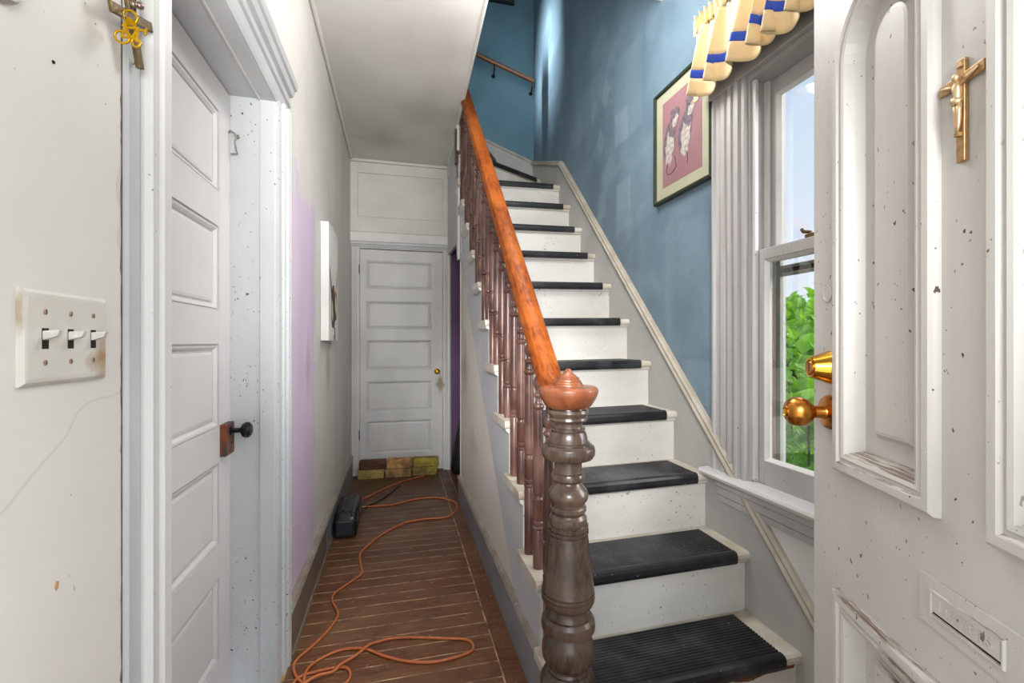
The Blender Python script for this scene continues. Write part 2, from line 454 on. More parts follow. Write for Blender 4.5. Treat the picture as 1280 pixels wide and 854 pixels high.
M['rail'] = wood('orange_varnished_wood', (150, 76, 24), (84, 35, 10), .48, 30, (4, .8, .8), (162, 88, 32), 0)
M['rail'].node_tree.nodes['Principled BSDF'].inputs['Specular IOR Level'].default_value = .12
M['newel'] = wood('dark_newel_wood', (88, 70, 58), (48, 37, 31), .27, 24, (3, 3, 1), (98, 80, 68), .25)
M['newelcap'] = wood('brown_cap_wood', (128, 68, 40), (74, 40, 28), .26, 18, (2, 2, 1), (150, 88, 56), .4)
M['baluster'] = wood('reddish_baluster_wood', (90, 56, 47), (56, 35, 31), .34, 16, (3, 3, .5), (124, 92, 80), .1)

t = NT('worn_floor_boards')
oi = t.n('ShaderNodeObjectInfo')
g = t.noise(9, 9, (.9, 14, 1), .7)
base = t.mix(t.ramp(g, .3, .7), srgb(134, 86, 54), srgb(80, 46, 28))
wear = t.ramp(t.noise(2.6, 8, (1, 1.3, 1), .7, (3, 1, 0)), .42, .68)
base = t.mix(t.math('MULTIPLY', wear, .55), base, srgb(148, 110, 78))
base = t.mix(t.math('MULTIPLY', oi.outputs['Random'], .35), base, srgb(66, 36, 22))
scr = t.ramp(t.noise(26, 8, (.3, 4, 1), .8, (7, 7, 0)), .57, .68)
base = t.mix(t.math('MULTIPLY', scr, .6), base, srgb(196, 156, 112))
spk = t.ramp(t.noise(48, 4, (.7, 1, 1), .6, (1, 4, 0)), .66, .70)
base = t.mix(t.math('MULTIPLY', spk, .6), base, srgb(200, 166, 128))
dk = t.ramp(t.noise(11, 7, (.6, 3, 1), .7, (3, 9, 0)), .52, .66)
base = t.mix(t.math('MULTIPLY', dk, .55), base, srgb(58, 34, 20))
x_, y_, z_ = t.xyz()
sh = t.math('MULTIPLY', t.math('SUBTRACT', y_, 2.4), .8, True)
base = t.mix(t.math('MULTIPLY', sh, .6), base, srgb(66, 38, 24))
t.bump(g, .25, .003)
M['floor'] = t.done(base, t.ramp(t.noise(5, 5), .3, .7, (.34, .34, .34, 1), (.55, .55, .55, 1)))

t = NT('old_brick')
oi = t.n('ShaderNodeObjectInfo')
r_ = t.n('ShaderNodeValToRGB'); e = r_.color_ramp.elements
e[0].color = srgb(108, 74, 50); e[1].color = srgb(176, 146, 98); el = e.new(.5); el.color = srgb(148, 122, 78)
t.l(oi.outputs['Random'], r_.inputs[0])
col = t.mix(t.ramp(t.noise(18, 6), .4, .65), r_.outputs[0], srgb(84, 62, 44))
col = t.mix(t.math('MULTIPLY', t.ramp(t.noise(6, 4, off=(1, 3, 6)), .5, .62), .75), col, srgb(132, 124, 52))
t.bump(t.noise(40, 6), .6, .006)
M['brick'] = t.done(col, .9)
def brickmat(n, a, b, c, k):
    t = NT('brick_' + n); col = t.mix(t.ramp(t.noise(14, 6, off=(k, k * 2, 3)), .38, .62), srgb(*a), srgb(*b))
    col = t.mix(t.math('MULTIPLY', t.ramp(t.noise(9, 5, off=(1, k, 6)), .52, .6), .8), col, srgb(*c)); t.bump(t.noise(40, 6), .6, .006)
    return t.done(col, .9)
BRK = [brickmat('a', (176, 156, 92), (138, 116, 70), (150, 140, 60), 1), brickmat('b', (176, 144, 96), (140, 106, 68), (110, 84, 58), 2), brickmat('c', (140, 124, 60), (112, 88, 52), (150, 146, 50), 3), brickmat('d', (104, 66, 42), (74, 50, 36), (120, 88, 50), 4), brickmat('e', (206, 160, 96), (166, 118, 66), (120, 92, 58), 5), brickmat('f', (156, 142, 58), (122, 100, 56), (172, 168, 52), 6)]

t = NT('rusty_lock')
x_, y_, z_ = t.xyz()
col = t.mix(t.ramp(t.noise(30, 6, (1, 1, .4)), .4, .6), srgb(72, 62, 60), srgb(132, 72, 44))
M['lock'] = t.done(col, .55, .4)

t = NT('leaf_green')
oi = t.n('ShaderNodeObjectInfo')
col = t.mix(t.ramp(t.noise(3.5, 3), .35, .65), srgb(74, 142, 34), srgb(150, 196, 70))
M['leaf'] = t.done(col, .5)
t.b.inputs['Subsurface Weight'].default_value = 0
tr = t.n('ShaderNodeBsdfTranslucent'); tr.inputs[0].default_value = srgb(150, 210, 60)
ms = t.n('ShaderNodeMixShader'); ms.inputs[0].default_value = .4
t.l(t.b.outputs[0], ms.inputs[1]); t.l(tr.outputs[0], ms.inputs[2]); t.l(ms.outputs[0], t.t.nodes['Material Output'].inputs[0])

t = NT('window_glass')
tp = t.n('ShaderNodeBsdfTransparent'); gl = t.n('ShaderNodeBsdfGlossy'); gl.inputs['Roughness'].default_value = .02
ms = t.n('ShaderNodeMixShader'); fr = t.n('ShaderNodeFresnel'); fr.inputs[0].default_value = 1.45
t.l(t.math('MULTIPLY', fr.outputs[0], .3), ms.inputs[0]); t.l(tp.outputs[0], ms.inputs[1]); t.l(gl.outputs[0], ms.inputs[2])
t.l(ms.outputs[0], t.t.nodes['Material Output'].inputs[0])
M['glass'] = t.m
t = NT('picture_glass')
tp = t.n('ShaderNodeBsdfTransparent'); gl = t.n('ShaderNodeBsdfGlossy'); gl.inputs['Roughness'].default_value = .12
ms = t.n('ShaderNodeMixShader'); ms.inputs[0].default_value = .03
t.l(tp.outputs[0], ms.inputs[1]); t.l(gl.outputs[0], ms.inputs[2]); t.l(ms.outputs[0], t.t.nodes['Material Output'].inputs[0])
M['picglass'] = t.m

# ------------------------------------------------------------------ dimensions
WL, WR, XR = -.417, .462, 1.245            # left wall, stair side, right wall
YB, YU = 4.36, 4.17                        # back wall below, landing wall above
RISE, RUN, Y1 = .2213, .2227, 1.177        # stair
ZC, ZF2, ZTOP = 2.86, 14 * .2213, 5.5
NOSE = lambda y: RISE + (y - Y1) * RISE / RUN


def struct(name, mb, m, label, parent=None, **kw):
    o = mb.build(name, m, parent, org=(0, 0, 0), **kw)
    if parent is None: tag(o, label, None, None, 'structure')
    return o


# ------------------------------------------------------------------ room shell
# left wall with the side doorway (Y .95 .. 1.745, head 2.04)
struct('wall_left', MB().box((-.62, -.30, 0), (WL, .935, ZC)).box((-.62, 1.765, 0), (WL, 4.50, ZC)).box((-.62, .935, 2.055), (WL, 1.765, ZC)), M['left'], 'off-white plaster wall of the hall with a lilac painted patch')
struct('wall_back', MB().box((WL, YB, 0), (-.338, YB + .14, 2.86)).box((.408, YB, 0), (.485, YB + .14, 2.86)).box((-.338, YB, 2.052), (.408, YB + .14, 2.86)).box((-.338, YB + .05, 0), (.408, YB + .14, 2.052)), M['back'], 'cream boarded end wall around the closed back door')
struct('wall_recess', MB().box((.485, YB, 0), (XR, YB + .14, 2.3)), M['purple'], 'dark purple wall in the recess under the stairs')
struct('wall_right', MB().box((XR, -.30, 0), (1.40, .70, ZTOP)).box((XR, 1.427, 0), (1.40, 4.50, ZTOP)).box((XR, .70, 0), (1.40, 1.427, .66)).box((XR, .70, 2.17), (1.40, 1.427, ZTOP)), M['blue'], 'patchy blue plaster wall along the stairs')
struct('wall_landing', MB().box((-.62, YU, ZF2), (XR, YU + .13, ZTOP)).box((.48, YU, 2.40), (XR, YU + .13, ZF2)), M['blue2'], 'blue plaster wall at the turn of the stairs')
struct('wall_front', MB().box((-.62, -.45, 0), (-.36, -.30, ZTOP)).box((.60, -.45, 0), (1.40, -.30, ZTOP)).box((-.36, -.45, 2.25), (.60, -.30, ZTOP)), M['back'], 'front wall around the entrance doorway behind the viewer')
struct('wall_upstairs', MB().box((-.75, -.30, ZF2), (-.62, 4.50, ZTOP)), M['blue2'], 'upstairs hall wall above the ceiling')
struct('ceiling', MB().prism([(WL, -.30), (XR, -.30), (XR, 1.97), (.402, 1.97), (.455, YB), (WL, YB)], lambda a, b, h: (a, b, h), ZC, ZF2 - .012), M['ceil'], 'off-white plaster ceiling over the narrow hall')
struct('ceiling_upstairs', MB().box((-.75, -.45, ZTOP), (1.40, 4.50, ZTOP + .1)), M['ceil'], 'white ceiling above the stairwell')
# ceiling beads
for nm, a, b in (('trim_1', (WL + .012, -.2, ZC - .008), (WL + .012, YB, ZC - .008)), ('trim_2', (.410, 1.99, ZC + .004), (.460, YB - .01, ZC + .004))):
    tag(MB().tube([a, b], .012, 8).build(nm, M['back']), 'thin white bead along the ceiling edge ' + ('over the left wall' if nm == 'trim_1' else 'over the stairs'), None, None, 'structure')

# floor: sub floor + boards
fl = struct('floor', MB().box((-.45, -.30, -.05), (.62, YB, -.0007)).box((.62, -.30, -.05), (XR, YB, -.009)), M['floorgap'], 'worn brown plank floor of the hall')
bw = .0825
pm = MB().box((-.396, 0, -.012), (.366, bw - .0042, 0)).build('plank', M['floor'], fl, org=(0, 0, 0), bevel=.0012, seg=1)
k = 0; y = .95
while y < YB - bw - .02:
    o = pm if k == 0 else linkmesh('plank', pm.data, (0, 0, 0), fl)
    if k:
        b = o.modifiers.new('bevel', 'BEVEL'); b.width = .0012; b.segments = 1
    o.location = (random.uniform(-.003, .001), y, random.uniform(-.0003, .0002)); k += 1; y += bw
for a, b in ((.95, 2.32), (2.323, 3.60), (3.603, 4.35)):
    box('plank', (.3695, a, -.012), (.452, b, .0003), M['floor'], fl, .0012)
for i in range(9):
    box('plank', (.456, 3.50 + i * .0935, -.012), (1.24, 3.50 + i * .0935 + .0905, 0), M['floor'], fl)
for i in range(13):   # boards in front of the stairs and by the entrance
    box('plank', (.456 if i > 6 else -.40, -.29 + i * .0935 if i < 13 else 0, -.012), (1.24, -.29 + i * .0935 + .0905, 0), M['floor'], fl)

# baseboards
tag(MB().box((WL, 1.885, 0), (-.396, 2.79, .158)).build('baseboard_left', M['basebrown'], org=(0, 0, 0)), 'scuffed brown baseboard under the lilac patch', None, None, 'structure')
bl = bpy.data.objects['baseboard_left']
capprof = lambda s, x: [(x, .158), (x + .012 * s, .160), (x + .016 * s, .172), (x + .008 * s, .186), (x - .02 * s, .192), (x - .02 * s, .158)]
def sweepY(mb, prof, y0, y1): mb.loops([[(a, y0, b) for a, b in prof], [(a, y1, b) for a, b in prof]], True, True); return mb
sweepY(MB(), capprof(1, -.404), 1.885, 2.79).build('cap_moulding', M['basecap'], bl)
tag(MB().box((WL, 2.79, 0), (-.394, YB, .165)).build('baseboard_left_far', M['basegrey'], org=(0, 0, 0)), 'blue-grey baseboard at the far end of the left wall', None, None, 'structure')
sweepY(MB(), capprof(1, -.404), 2.79, YB - .01).build('cap_moulding', M['basecap'], bpy.data.objects['baseboard_left_far'])
tag(MB().box((.444, 1.25, 0), (.458, 3.494, .165)).build('baseboard_right', M['basegrey'], org=(0, 0, 0)), 'blue-grey baseboard along the foot of the stair side', None, None, 'structure')
sweepY(MB(), capprof(-1, .452), 1.25, 3.494).build('cap_moulding', M['basecap'], bpy.data.objects['baseboard_right'])
sweepY(MB(), [(-.396, 0), (-.386, 0), (-.388, .008), (-.396, .010)], 1.9, 4.3).build('shoe_bead', M['basebrown'], bl)

# ------------------------------------------------------------------ left doorway: casing, jambs, door
tr = root('trim_doorway', (WL, 1.34, 0), 'white painted moulded casing of the doorway in the left wall', kind='structure')
# vertical casing profiles (offset along wall t, proud h)
def vcasing(name, T, prof, z0, z1, m, parent):
    pts = prof + [(prof[-1][0], -.002), (prof[0][0], -.002)]
    mb = MB(); mb.loops([[T(a, z0, h) for a, h in pts], [T(a, z1, h) for a, h in pts]], True, True)
    return mb.build(name, m, parent)
TL = frameT((WL, 0, 0), (0, 1, 0), (0, 0, 1), (1, 0, 0))
vcasing('back_band', TL, [(.838, .004), (.842, .008), (.874, .008), (.878, .004)], 0, 2.175, M['head'], tr)
vcasing('casing', TL, [(.878, .012), (.884, .022), (.906, .020), (.910, .014), (.914, .026), (.934, .028), (.944, .020), (.950, .012)], 0, 2.06, M['trim'], tr)
vcasing('casing', TL, [(1.745, .008), (1.760, .012), (1.800, .012), (1.808, .020), (1.822, .020), (1.828, .014), (1.838, .014), (1.845, .026), (1.858, .028), (1.866, .018), (1.872, .028), (1.883, .026)], 0, 2.06, M['jamb'], tr)
rg_ = random.Random(21); L_, R2_ = [], []
zz_ = 0.0
while zz_ < 2.18:
    L_.append((.8365 - rg_.choice((0, 0, .0008, .002, .0035)) * rg_.random(), zz_)); R2_.append((.8385, zz_)); zz_ += rg_.uniform(.006, .03)
MB().prism(L_ + R2_[::-1], TL, 0, .0012).build('chipped_edge', M['chip'], tr)
# head casing (built up and projecting)
hp = [(2.036, .008), (2.050, .012), (2.085, .014), (2.090, .022), (2.105, .022), (2.110, .016), (2.125, .018), (2.130, .030), (2.150, .036), (2.155, .044), (2.172, .048), (2.178, .048)]
pts = hp + [(2.178, -.002), (2.036, -.002)]
mb = MB(); mb.loops([[TL(.84, b, h) for b, h in pts], [TL(1.893, b, h) for b, h in pts]], True, True); mb.build('head_casing', M['head'], tr)
# jamb linings with rebate
box('jamb', (-.60, 1.745, 0), (-.462, 1.764, 2.04), M['jamb'], tr)
box('jamb', (-.462, 1.739, 0), (WL + .003, 1.764, 2.04), M['jamb'], tr, .002)
box('jamb', (-.60, .936, 0), (WL + .003, .950, 2.04), M['jamb'], tr)
box('jamb_head', (-.60, .936, 2.0402), (-.462, 1.764, 2.054), M['head'], tr)
box('jamb_head', (-.462, .936, 2.034), (WL + .003, 1.764, 2.054), M['head'], tr, .002)
MB().tube([(-.462, .95, 2.036), (-.462, 1.74, 2.036)], .0045, 6).build('cord_bead', M['trim'], tr)


def panel_door(name, T, w, h, panels, sl, sr, m, thick, label):
    d = root(name, T(w / 2, 0, -thick / 2), label, kind='structure')
    MB().prism([(0, .008), (sl, .008), (sl, h), (0, h)], T, -thick, 0).build('stile', m, d)
    MB().prism([(w - sr, .008), (w, .008), (w, h), (w - sr, h)], T, -thick, 0).build('stile', m, d)
    zs = [.008]
    for a, b in sorted(panels): zs += [a, b]
    zs.append(h)
    for i in range(0, len(zs), 2):
        MB().prism([(sl, zs[i]), (w - sr, zs[i]), (w - sr, zs[i + 1]), (sl, zs[i + 1])], T, -thick, -.0004).build('rail', m, d)
    for a, b in panels:
        raised('panel', T, rect_loop(sl, a, w - sr, b), [(0, -.0004), (.0008, -.008), (.004, -.0085), (.0055, -.003), (.011, -.0045), (.018, -.011), (.0195, -.016), (.0235, -.0165), (.0255, -.011), (.034, -.009)], m, d)
        MB().prism([(sl, a), (w - sr, a), (w - sr, b), (sl, b)], T, -thick, -.0175).build('panel_back', m, d)
    return d


T1 = frameT((-.5537, .952, 0), (0, 1, 0), (0, 0, 1), (1, 0, 0))
d1 = panel_door('door_1', T1, .792, 2.034, [(1.680, 1.937), (1.302, 1.569), (.930, 1.195), (.557, .817), (.187, .450)], .10, .10, M['door1'], .036, 'closed grey five-panel door set back in the left wall')
lk = MB().box((-.556, 1.650, .832), (-.536, 1.728, .935)).build('rim_lock', M['lock'], d1, bevel=.002)
MB().lathe([(.016, 0), (.016, .004), (.008, .006), (.008, .028), (.012, .031), (.022, .036), (.0265, .046), (.0255, .054), (.018, .061), (.006, .064)], (-.537, 1.698, .908), (1, 0, 0)).build('door_knob', M['iron'], d1, smooth=True)
MB().lathe([(.004, 0), (.004, .002)], (-.5365, 1.70, .868), (1, 0, 0), 8).build('keyhole', M['dark'], lk)

# wire hook on the jamb
hk = root('wire_hook', (-.545, 1.74, 1.80), 'small bent steel wire hook on the jamb beside the grey door', 'hook')
MB().tube([(-.556, 1.735, 1.905), (-.548, 1.725, 1.912), (-.535, 1.728, 1.905), (-.530, 1.730, 1.893), (-.536, 1.731, 1.880), (-.532, 1.732, 1.850), (-.528, 1.732, 1.838), (-.548, 1.732, 1.836)], .0028, 6).build('wire', M['steel'], hk, smooth=True)
MB().lathe([(.007, 0), (.007, .003), (.003, .006)], (-.531, 1.745, 1.900), (0, -1, 0), 10).build('hook_plate', M['steel'], hk)

# ------------------------------------------------------------------ back door and boards above it
tb = root('trim_back_door', (.03, YB, 0), 'grey moulded casing around the back door', kind='structure')
TB = frameT((0, YB, 0), (1, 0, 0), (0, 0, 1), (0, -1, 0))
vcasing('casing', TB, [(-.415, .010), (-.400, .024), (-.385, .024), (-.380, .014), (-.370, .016), (-.362, .012), (-.342, .012)], 0, 2.06, M['door2'], tb)
vcasing('casing', TB, [(.410, .012), (.430, .012), (.438, .016), (.446, .014), (.452, .024), (.470, .026), (.485, .012)], 0, 2.06, M['door2'], tb)
pts = [(2.055, .010), (2.064, .012), (2.070, .018), (2.082, .018), (2.088, .026), (2.104, .028), (2.116, .024), (2.116, -.002), (2.055, -.002)]
mb = MB(); mb.loops([[TB(-.415, b, h) for b, h in pts], [TB(.478, b, h) for b, h in pts]], True, True); mb.build('head_casing', M['head'], tb)
box('top_strip', (-.417, YB - .016, 2.118), (.478, YB, 2.198), M['canvas'], tb, .002)
# panelled boards above
box('board', (-.417, YB - .010, 2.202), (.470, YB, 2.335), M['back'], tb, .002)
box('board', (-.417, YB - .010, 2.335), (-.356, YB, 2.83), M['back'], tb, .002)
box('board', (.405, YB - .010, 2.335), (.470, YB, 2.83), M['back'], tb, .002)
box('board', (-.356, YB - .010, 2.735), (.405, YB, 2.83), M['back'], tb, .002)
box('panel', (-.352, YB - .006, 2.339), (.401, YB, 2.731), M['back'], tb, .003)
box('ceiling_strip', (-.417, YB - .022, 2.832), (.455, YB, 2.858), M['back'], tb, .003)
T2 = frameT((-.335, YB + .004, 0), (1, 0, 0), (0, 0, 1), (0, -1, 0))
d2 = panel_door('door_2', T2, .740, 2.045, [(1.688, 1.945), (1.320, 1.577), (.945, 1.222), (.562, .844), (.179, .482)], .052, .098, M['door2'], .036, 'closed grey-white five-panel door at the end of the hall')
MB().lathe([(.026, 0), (.026, .004), (.010, .008), (.010, .024), (.020, .030), (.0265, .040), (.024, .052), (.012, .058)], (.353, YB + .004, .929), (0, -1, 0)).build('door_knob', M['brass'], d2, smooth=True)
for z in (1.86, .36):
    MB().tube([(-.341, YB - .012, z - .04), (-.341, YB - .012, z + .04)], .006, 8).build('hinge', M['steel'], d2)
box('threshold', (-.33, YB - .05, 0), (.41, YB - .005, .012), M['mould_rust'], tb)

# ------------------------------------------------------------------ staircase
sc = root('staircase', (.85, Y1, 0), 'white painted wooden staircase rising along the blue wall', 'staircase')
SG = lambda x, y, z: (x, y, z - .0125 * (1.232 - x) / .8)      # the treads sag towards the open side
NK = 11
for k in range(1, NK + 1):
    yf = Y1 + RUN * (k - 1); z = RISE * k
    yb = yf + RUN + .03
    # tread with rounded nosing: profile in (y,z)
    pr = [(yf + .010, z - .032), (yf + .003, z - .028), (yf, z - .018), (yf + .002, z - .007), (yf + .009, z), (yb, z), (yb, z - .032)]
    mb = MB(); mb.loops([[SG(.4286, a, b) for a, b in pr], [SG(1.2325, a, b) for a, b in pr]], True, True)
    t_ = mb.build('tread', M['treadend'], sc)
    pr = [(yf + .026, z - .032), (yf + .012, z - .032), (yf + .014, z - .039), (yf + .022, z - .046), (yf + .026, z - .047)]
    mb = MB(); mb.loops([[SG(.434, a, b) for a, b in pr], [SG(1.2325, a, b) for a, b in pr]], True, True); mb.build('cove_moulding', M['stair'], t_)
    # return moulding on the open end
    px_ = [(.4286 + .003, z - .032), (.4286 + .006, z - .042), (.4286 + .018, z - .052), (.458, z - .054), (.458, z - .032)]
    mb = MB(); mb.loops([[SG(a, yf + .004, b) for a, b in px_], [SG(a, yb - .012, b) for a, b in px_]], True, True); mb.build('return_moulding', M['stair'], t_)
    box('riser', (.452, yf + .026, z - RISE + (0 if k > 1 else 0)), (1.2325, yf + .042, z - .028), M['stair'], sc, fn=SG)
MB().prism([(.99, RISE - .052), (1.04, RISE - .058), (1.10, RISE - .046), (1.15, RISE - .043), (1.205, RISE - .044), (1.21, RISE - .034), (.99, RISE - .036)], lambda a, b, h: (a, h, b), Y1 + .0085, Y1 + .024).build('bare_wood_chip', M['mould_rust'], sc)
# winders (steps 12, 13) turning left round the inner post at (.47, 3.45)
Pv = (.47, 3.45)
def winder(k, a0, a1, nm):
    z = RISE * k
    def hit(a):
        dx, dy = math.cos(a), math.sin(a); ts = []
        if dx > 1e-6: ts.append((1.2325 - Pv[0]) / dx)
        if dy > 1e-6: ts.append((YU - Pv[1]) / dy)
        t_ = min(ts); return (Pv[0] + dx * t_, Pv[1] + dy * t_)
    poly = [Pv, hit(a0)]
    if a0 < math.atan2(YU - Pv[1], 1.2325 - Pv[0]) < a1: poly.append((1.2325, YU))
    poly.append(hit(a1))
    MB().prism(poly, lambda a, b, h: (a, b, h), z - .034, z).build('tread', M['treadend'], sc)
    e0, e1 = Vector((*Pv, 0)), Vector((*hit(a0), 0)); d = (e1 - e0).normalized(); n = Vector((d.y, -d.x, 0))
    q = [e0 - n * .026, e1 - n * .026, e1 - n * .044, e0 - n * .044]
    MB().prism([(p.x, p.y) for p in q], lambda a, b, h: (a, b, h), z - RISE, z - .03).build('riser', M['stair'], sc)
    # nosing roll of the rubber mat
    m = MB(); s0 = e0 + d * .12; s1 = e1 - d * .05
    prof = [(-.005, -.036), (-.009, -.02), (-.005, .002), (.004, .006), (.17, .006), (.17, .001), (.01, .001), (.002, -.004), (.000, -.036)]
    rings = []
    for e_ in (s0, s1):
        rings.append([tuple(e_ - n * a + Vector((0, 0, z + b))) for a, b in prof])
    # clip inner depth so that the mat narrows with the tread
    ri = [tuple(s0 - n * min(a, .05) + Vector((0, 0, z + b))) for a, b in prof]
    m.loops([ri, rings[1]], True, True)
    o = m.build('stair_tread_mat', M['rubber'])
    return o
A1, A2 = math.radians(31.8), math.radians(59.5)
w12 = winder(12, A1, A2, 'lower'); w13 = winder(13, A2, math.radians(90), 'upper')
tag(w12, 'black rubber mat on the lower fanned step at the turn of the stairs', 'mat', 'rubber mats on the stairs')
tag(w13, 'black rubber mat on the highest fanned step below the landing wall', 'mat', 'rubber mats on the stairs')
# triangular remainder of step 11 towards the winder
# cut outer stringer (saw tooth)
pl = []
for k in range(1, NK + 1):
    yf = Y1 + RUN * (k - 1) + .027
    pl += [(yf, RISE * (k - 1) - .035 if k > 1 else 0.0), (yf, RISE * k - .045)]
yl = Y1 + RUN * NK + .10
pl += [(yl, RISE * NK - .045), (yl, NOSE(yl) - .66)]
pl += [(1.795, .192), (1.60, 0.0)]
MB().prism(pl, lambda a, b, h: (h, a, b), .456, .475).build('stringer', M['stringer'], sc)
# spandrel plaster below the stringer
tag(MB().prism([(1.55, 0), (3.494, 0), (3.494, NOSE(3.494) - .60), (1.795, .25), (1.70, .19)], lambda a, b, h: (h, a, b), .461, .54).build('wall_spandrel', M['span'], org=(0, 0, 0)), 'off-white stained plaster panel closing the side of the stairs', None, None, 'structure')
box('trim_spandrel_end', (.4585, 3.470, 0), (.475, 3.498, 2.0), M['trim'])
tag(bpy.data.objects['trim_spandrel_end'], 'narrow white upright at the far end of the stair side', None, None, 'structure')
# apron over the recess below the landing
tag(MB().prism([(3.40, 1.86), (3.56, 1.86), (3.70, 1.99), (YB - .03, 2.02), (YB - .03, 2.86), (3.62, 2.86), (3.40, 2.36)], lambda a, b, h: (h, a, b), .452, .475).build('wall_landing_side', M['stringer'], org=(0, 0, 0)), 'white boarded side of the landing above the recess', None, None, 'structure')
MB().prism([(3.47, 1.83), (3.53, 1.83), (3.56, 1.90), (3.56, 2.4), (3.47, 2.4)], lambda a, b, h: (h, a, b), .440, .452).build('drop_post', M['trim'], sc)
# soffit under the flight seen in the recess
MB().prism([(3.30, 1.70), (YB, 2.30), (YB, 2.34), (3.30, 1.74)], lambda a, b, h: (h, a, b), .476, XR).build('flight_soffit', M['span'], sc)
# wall skirt on the right with its cap moulding
SK = lambda y: NOSE(y) + .155
ys, ye = 1.10, 3.385
tag(MB().prism([(.98, 0), (ye + .25, 1.4), (YU - .002, 1.9), (YU - .002, 2.90), (ye + .02, SK(ye) + .01), (ye, SK(ye)), (ys, SK(ys)), (.98, SK(.98))], lambda a, b, h: (h, a, b), 1.232, XR + .002).build('trim_skirt', M['skirt'], org=(0, 0, 0)), 'grey painted skirt board beside the steps on the blue wall', None, None, 'structure')
cp = [(.000, .000), (-.016, .002), (-.020, .012), (-.012, .020), (-.014, .030), (-.004, .038), (.012, .040), (.012, .0)]
def sweep_cap(y0, z0, y1, z1, nm='cap_moulding'):
    d = Vector((0, y1 - y0, z1 - z0)).normalized(); up = Vector((0, -d.z, d.y))
    r = []
    for y, z in ((y0, z0), (y1, z1)): r.append([tuple(Vector((1.232 + a, y, z)) + up * b) for a, b in cp])
    mb = MB(); mb.loops(r, True, True); mb.build(nm, M['skirtcap'], bpy.data.objects['trim_skirt'])
sweep_cap(.98, SK(.98), ye, SK(ye)); sweep_cap(ye, SK(ye) + .004, YU - .004, 2.875)
# skirt on the landing wall
tag(MB().prism([(.43, 2.70), (1.232, 2.45), (1.232, 2.89), (.77, 3.06), (.43, 3.18)], lambda a, b, h: (a, h, b), YU - .014, YU).build('trim_landing_skirt', M['skirt'], org=(0, 0, 0)), 'grey skirt board on the landing wall behind the fanned steps', None, None, 'structure')
MB().tube([(.43, YU - .014, 3.185), (.77, YU - .014, 3.064), (1.232, YU - .014, 2.893)], .014, 8).build('cap_moulding', M['skirtcap'], bpy.data.objects['trim_landing_skirt'])
# landing header edge over the foot of the stairs
box('trim_header', (.40, 1.955, ZC - .004), (XR, 1.985, ZF2), M['back']); tag(bpy.data.objects['trim_header'], 'white edge board of the stairwell opening above', None, None, 'structure')

# rubber mats on the straight steps
ordn = ['', 'lowest', 'second', 'third', 'fourth', 'fifth', 'sixth', 'seventh', 'eighth', 'ninth', 'tenth', 'eleventh']
for k in range(1, NK + 1):
    yf = Y1 + RUN * (k - 1); z = RISE * k
    dep = .232 if k == 1 else .218
    nr = 17
    pr = [(yf + .004, z - .036), (yf - .003, z - .034), (yf - .007, z - .022), (yf - .0065, z - .006), (yf - .002, z + .004), (yf + .008, z + .0075), (yf + .020, z + .0075)]
    y0 = yf + .022; st_ = (dep - .026) / nr
    for i in range(nr):
        pr += [(y0 + st_ * (i + .15), z + .0032), (y0 + st_ * (i + .40), z + .0032), (y0 + st_ * (i + .55), z + .0062), (y0 + st_ * (i + .98), z + .0062)]
    pr += [(yf + dep, z + .0005), (yf + .010, z + .0005), (yf + .001, z - .005), (yf - .001, z - .018), (yf + .004, z - .028)]
    xr = 1.176 if k != 1 else 1.165
    mb = MB(); mb.loops([[SG(.545, a, b) for a, b in pr], [SG(xr, a, b) for a, b in pr]], True, True)
    o = mb.build('stair_tread_mat', M['rubber'])
    tag(o, ('black ribbed rubber mat on the lowest step beside the newel post' if k == 1 else 'black rubber mat on the %s step counted from the floor' % ordn[k]), 'mat', 'rubber mats on the stairs')

# ------------------------------------------------------------------ railing
rlg = root('stair_railing', (.462, 1.21, 0), 'dark wooden stair railing with turned newel post and orange-brown handrail', 'railing')
NX, NY = .462, 1.21
zz = lambda y: 1.2 - (y - 428) / 446.0
def npf(rows): return [(r, zz(y)) for y, r in rows]
prof = npf([(854, .077), (850, .079), (845, .077), (838, .069), (833.5, .061), (833, .056), (830, .0525), (826.5, .0525), (826, .058), (823, .066), (818, .0715), (811, .0738), (804, .0728), (796, .068), (789, .063), (785, .061), (784.5, .067), (782, .0745), (777, .0755), (771, .0735), (766.5, .066), (766, .059), (763, .057), (759, .0545), (755.5, .054), (755, .060), (751, .0695), (746, .0742), (742, .0745), (741.6, .0712), (739.8, .0712), (739.4, .0745), (736.8, .0740), (736.4, .0708), (734.6, .0708), (734.2, .0735), (731, .072), (700, .064), (666, .0555), (665.6, .0525), (664, .0525), (663.6, .0572), (660.4, .0572), (660, .0530), (658.4, .0530), (658, .0568), (654.4, .0568), (654, .0520), (650, .0530), (645, .0520), (643, .0480), (640.6, .0450), (640.2, .041), (638.6, .041), (638.2, .048), (636, .0510), (632.6, .0510), (630.6, .0470), (630.2, .0430), (627.6, .0430), (627.2, .0480), (624.4, .0500), (623.8, .0530), (621, .0560), (617, .0568), (612, .0530), (607, .0440), (603.4, .0365), (602, .0350), (600.4, .0350), (600, .0430), (597.6, .0475), (594, .0480), (590.6, .0450), (589.4, .0405), (584, .0385), (575, .0378), (573.4, .0385), (573, .0600), (571.4, .0690), (567, .0745), (562, .0760), (557.6, .0735), (554.6, .0660), (554.2, .0600), (551.6, .0600), (551.2, .0550), (546, .0535), (541, .0505), (538.6, .0475), (538.2, .0435), (536.8, .0435), (536.4, .0480), (534, .0480), (533.6, .0410), (529.4, .0395), (526.4, .0410), (526, .0500), (523.6, .0545), (520.6, .0530), (520.2, .0485), (518.8, .0485), (518.4, .0540), (515, .0575), (511.6, .0545), (511.2, .0470), (509, .0460)])
base = [(.085, .0), (.085, .20), (.080, .215)]
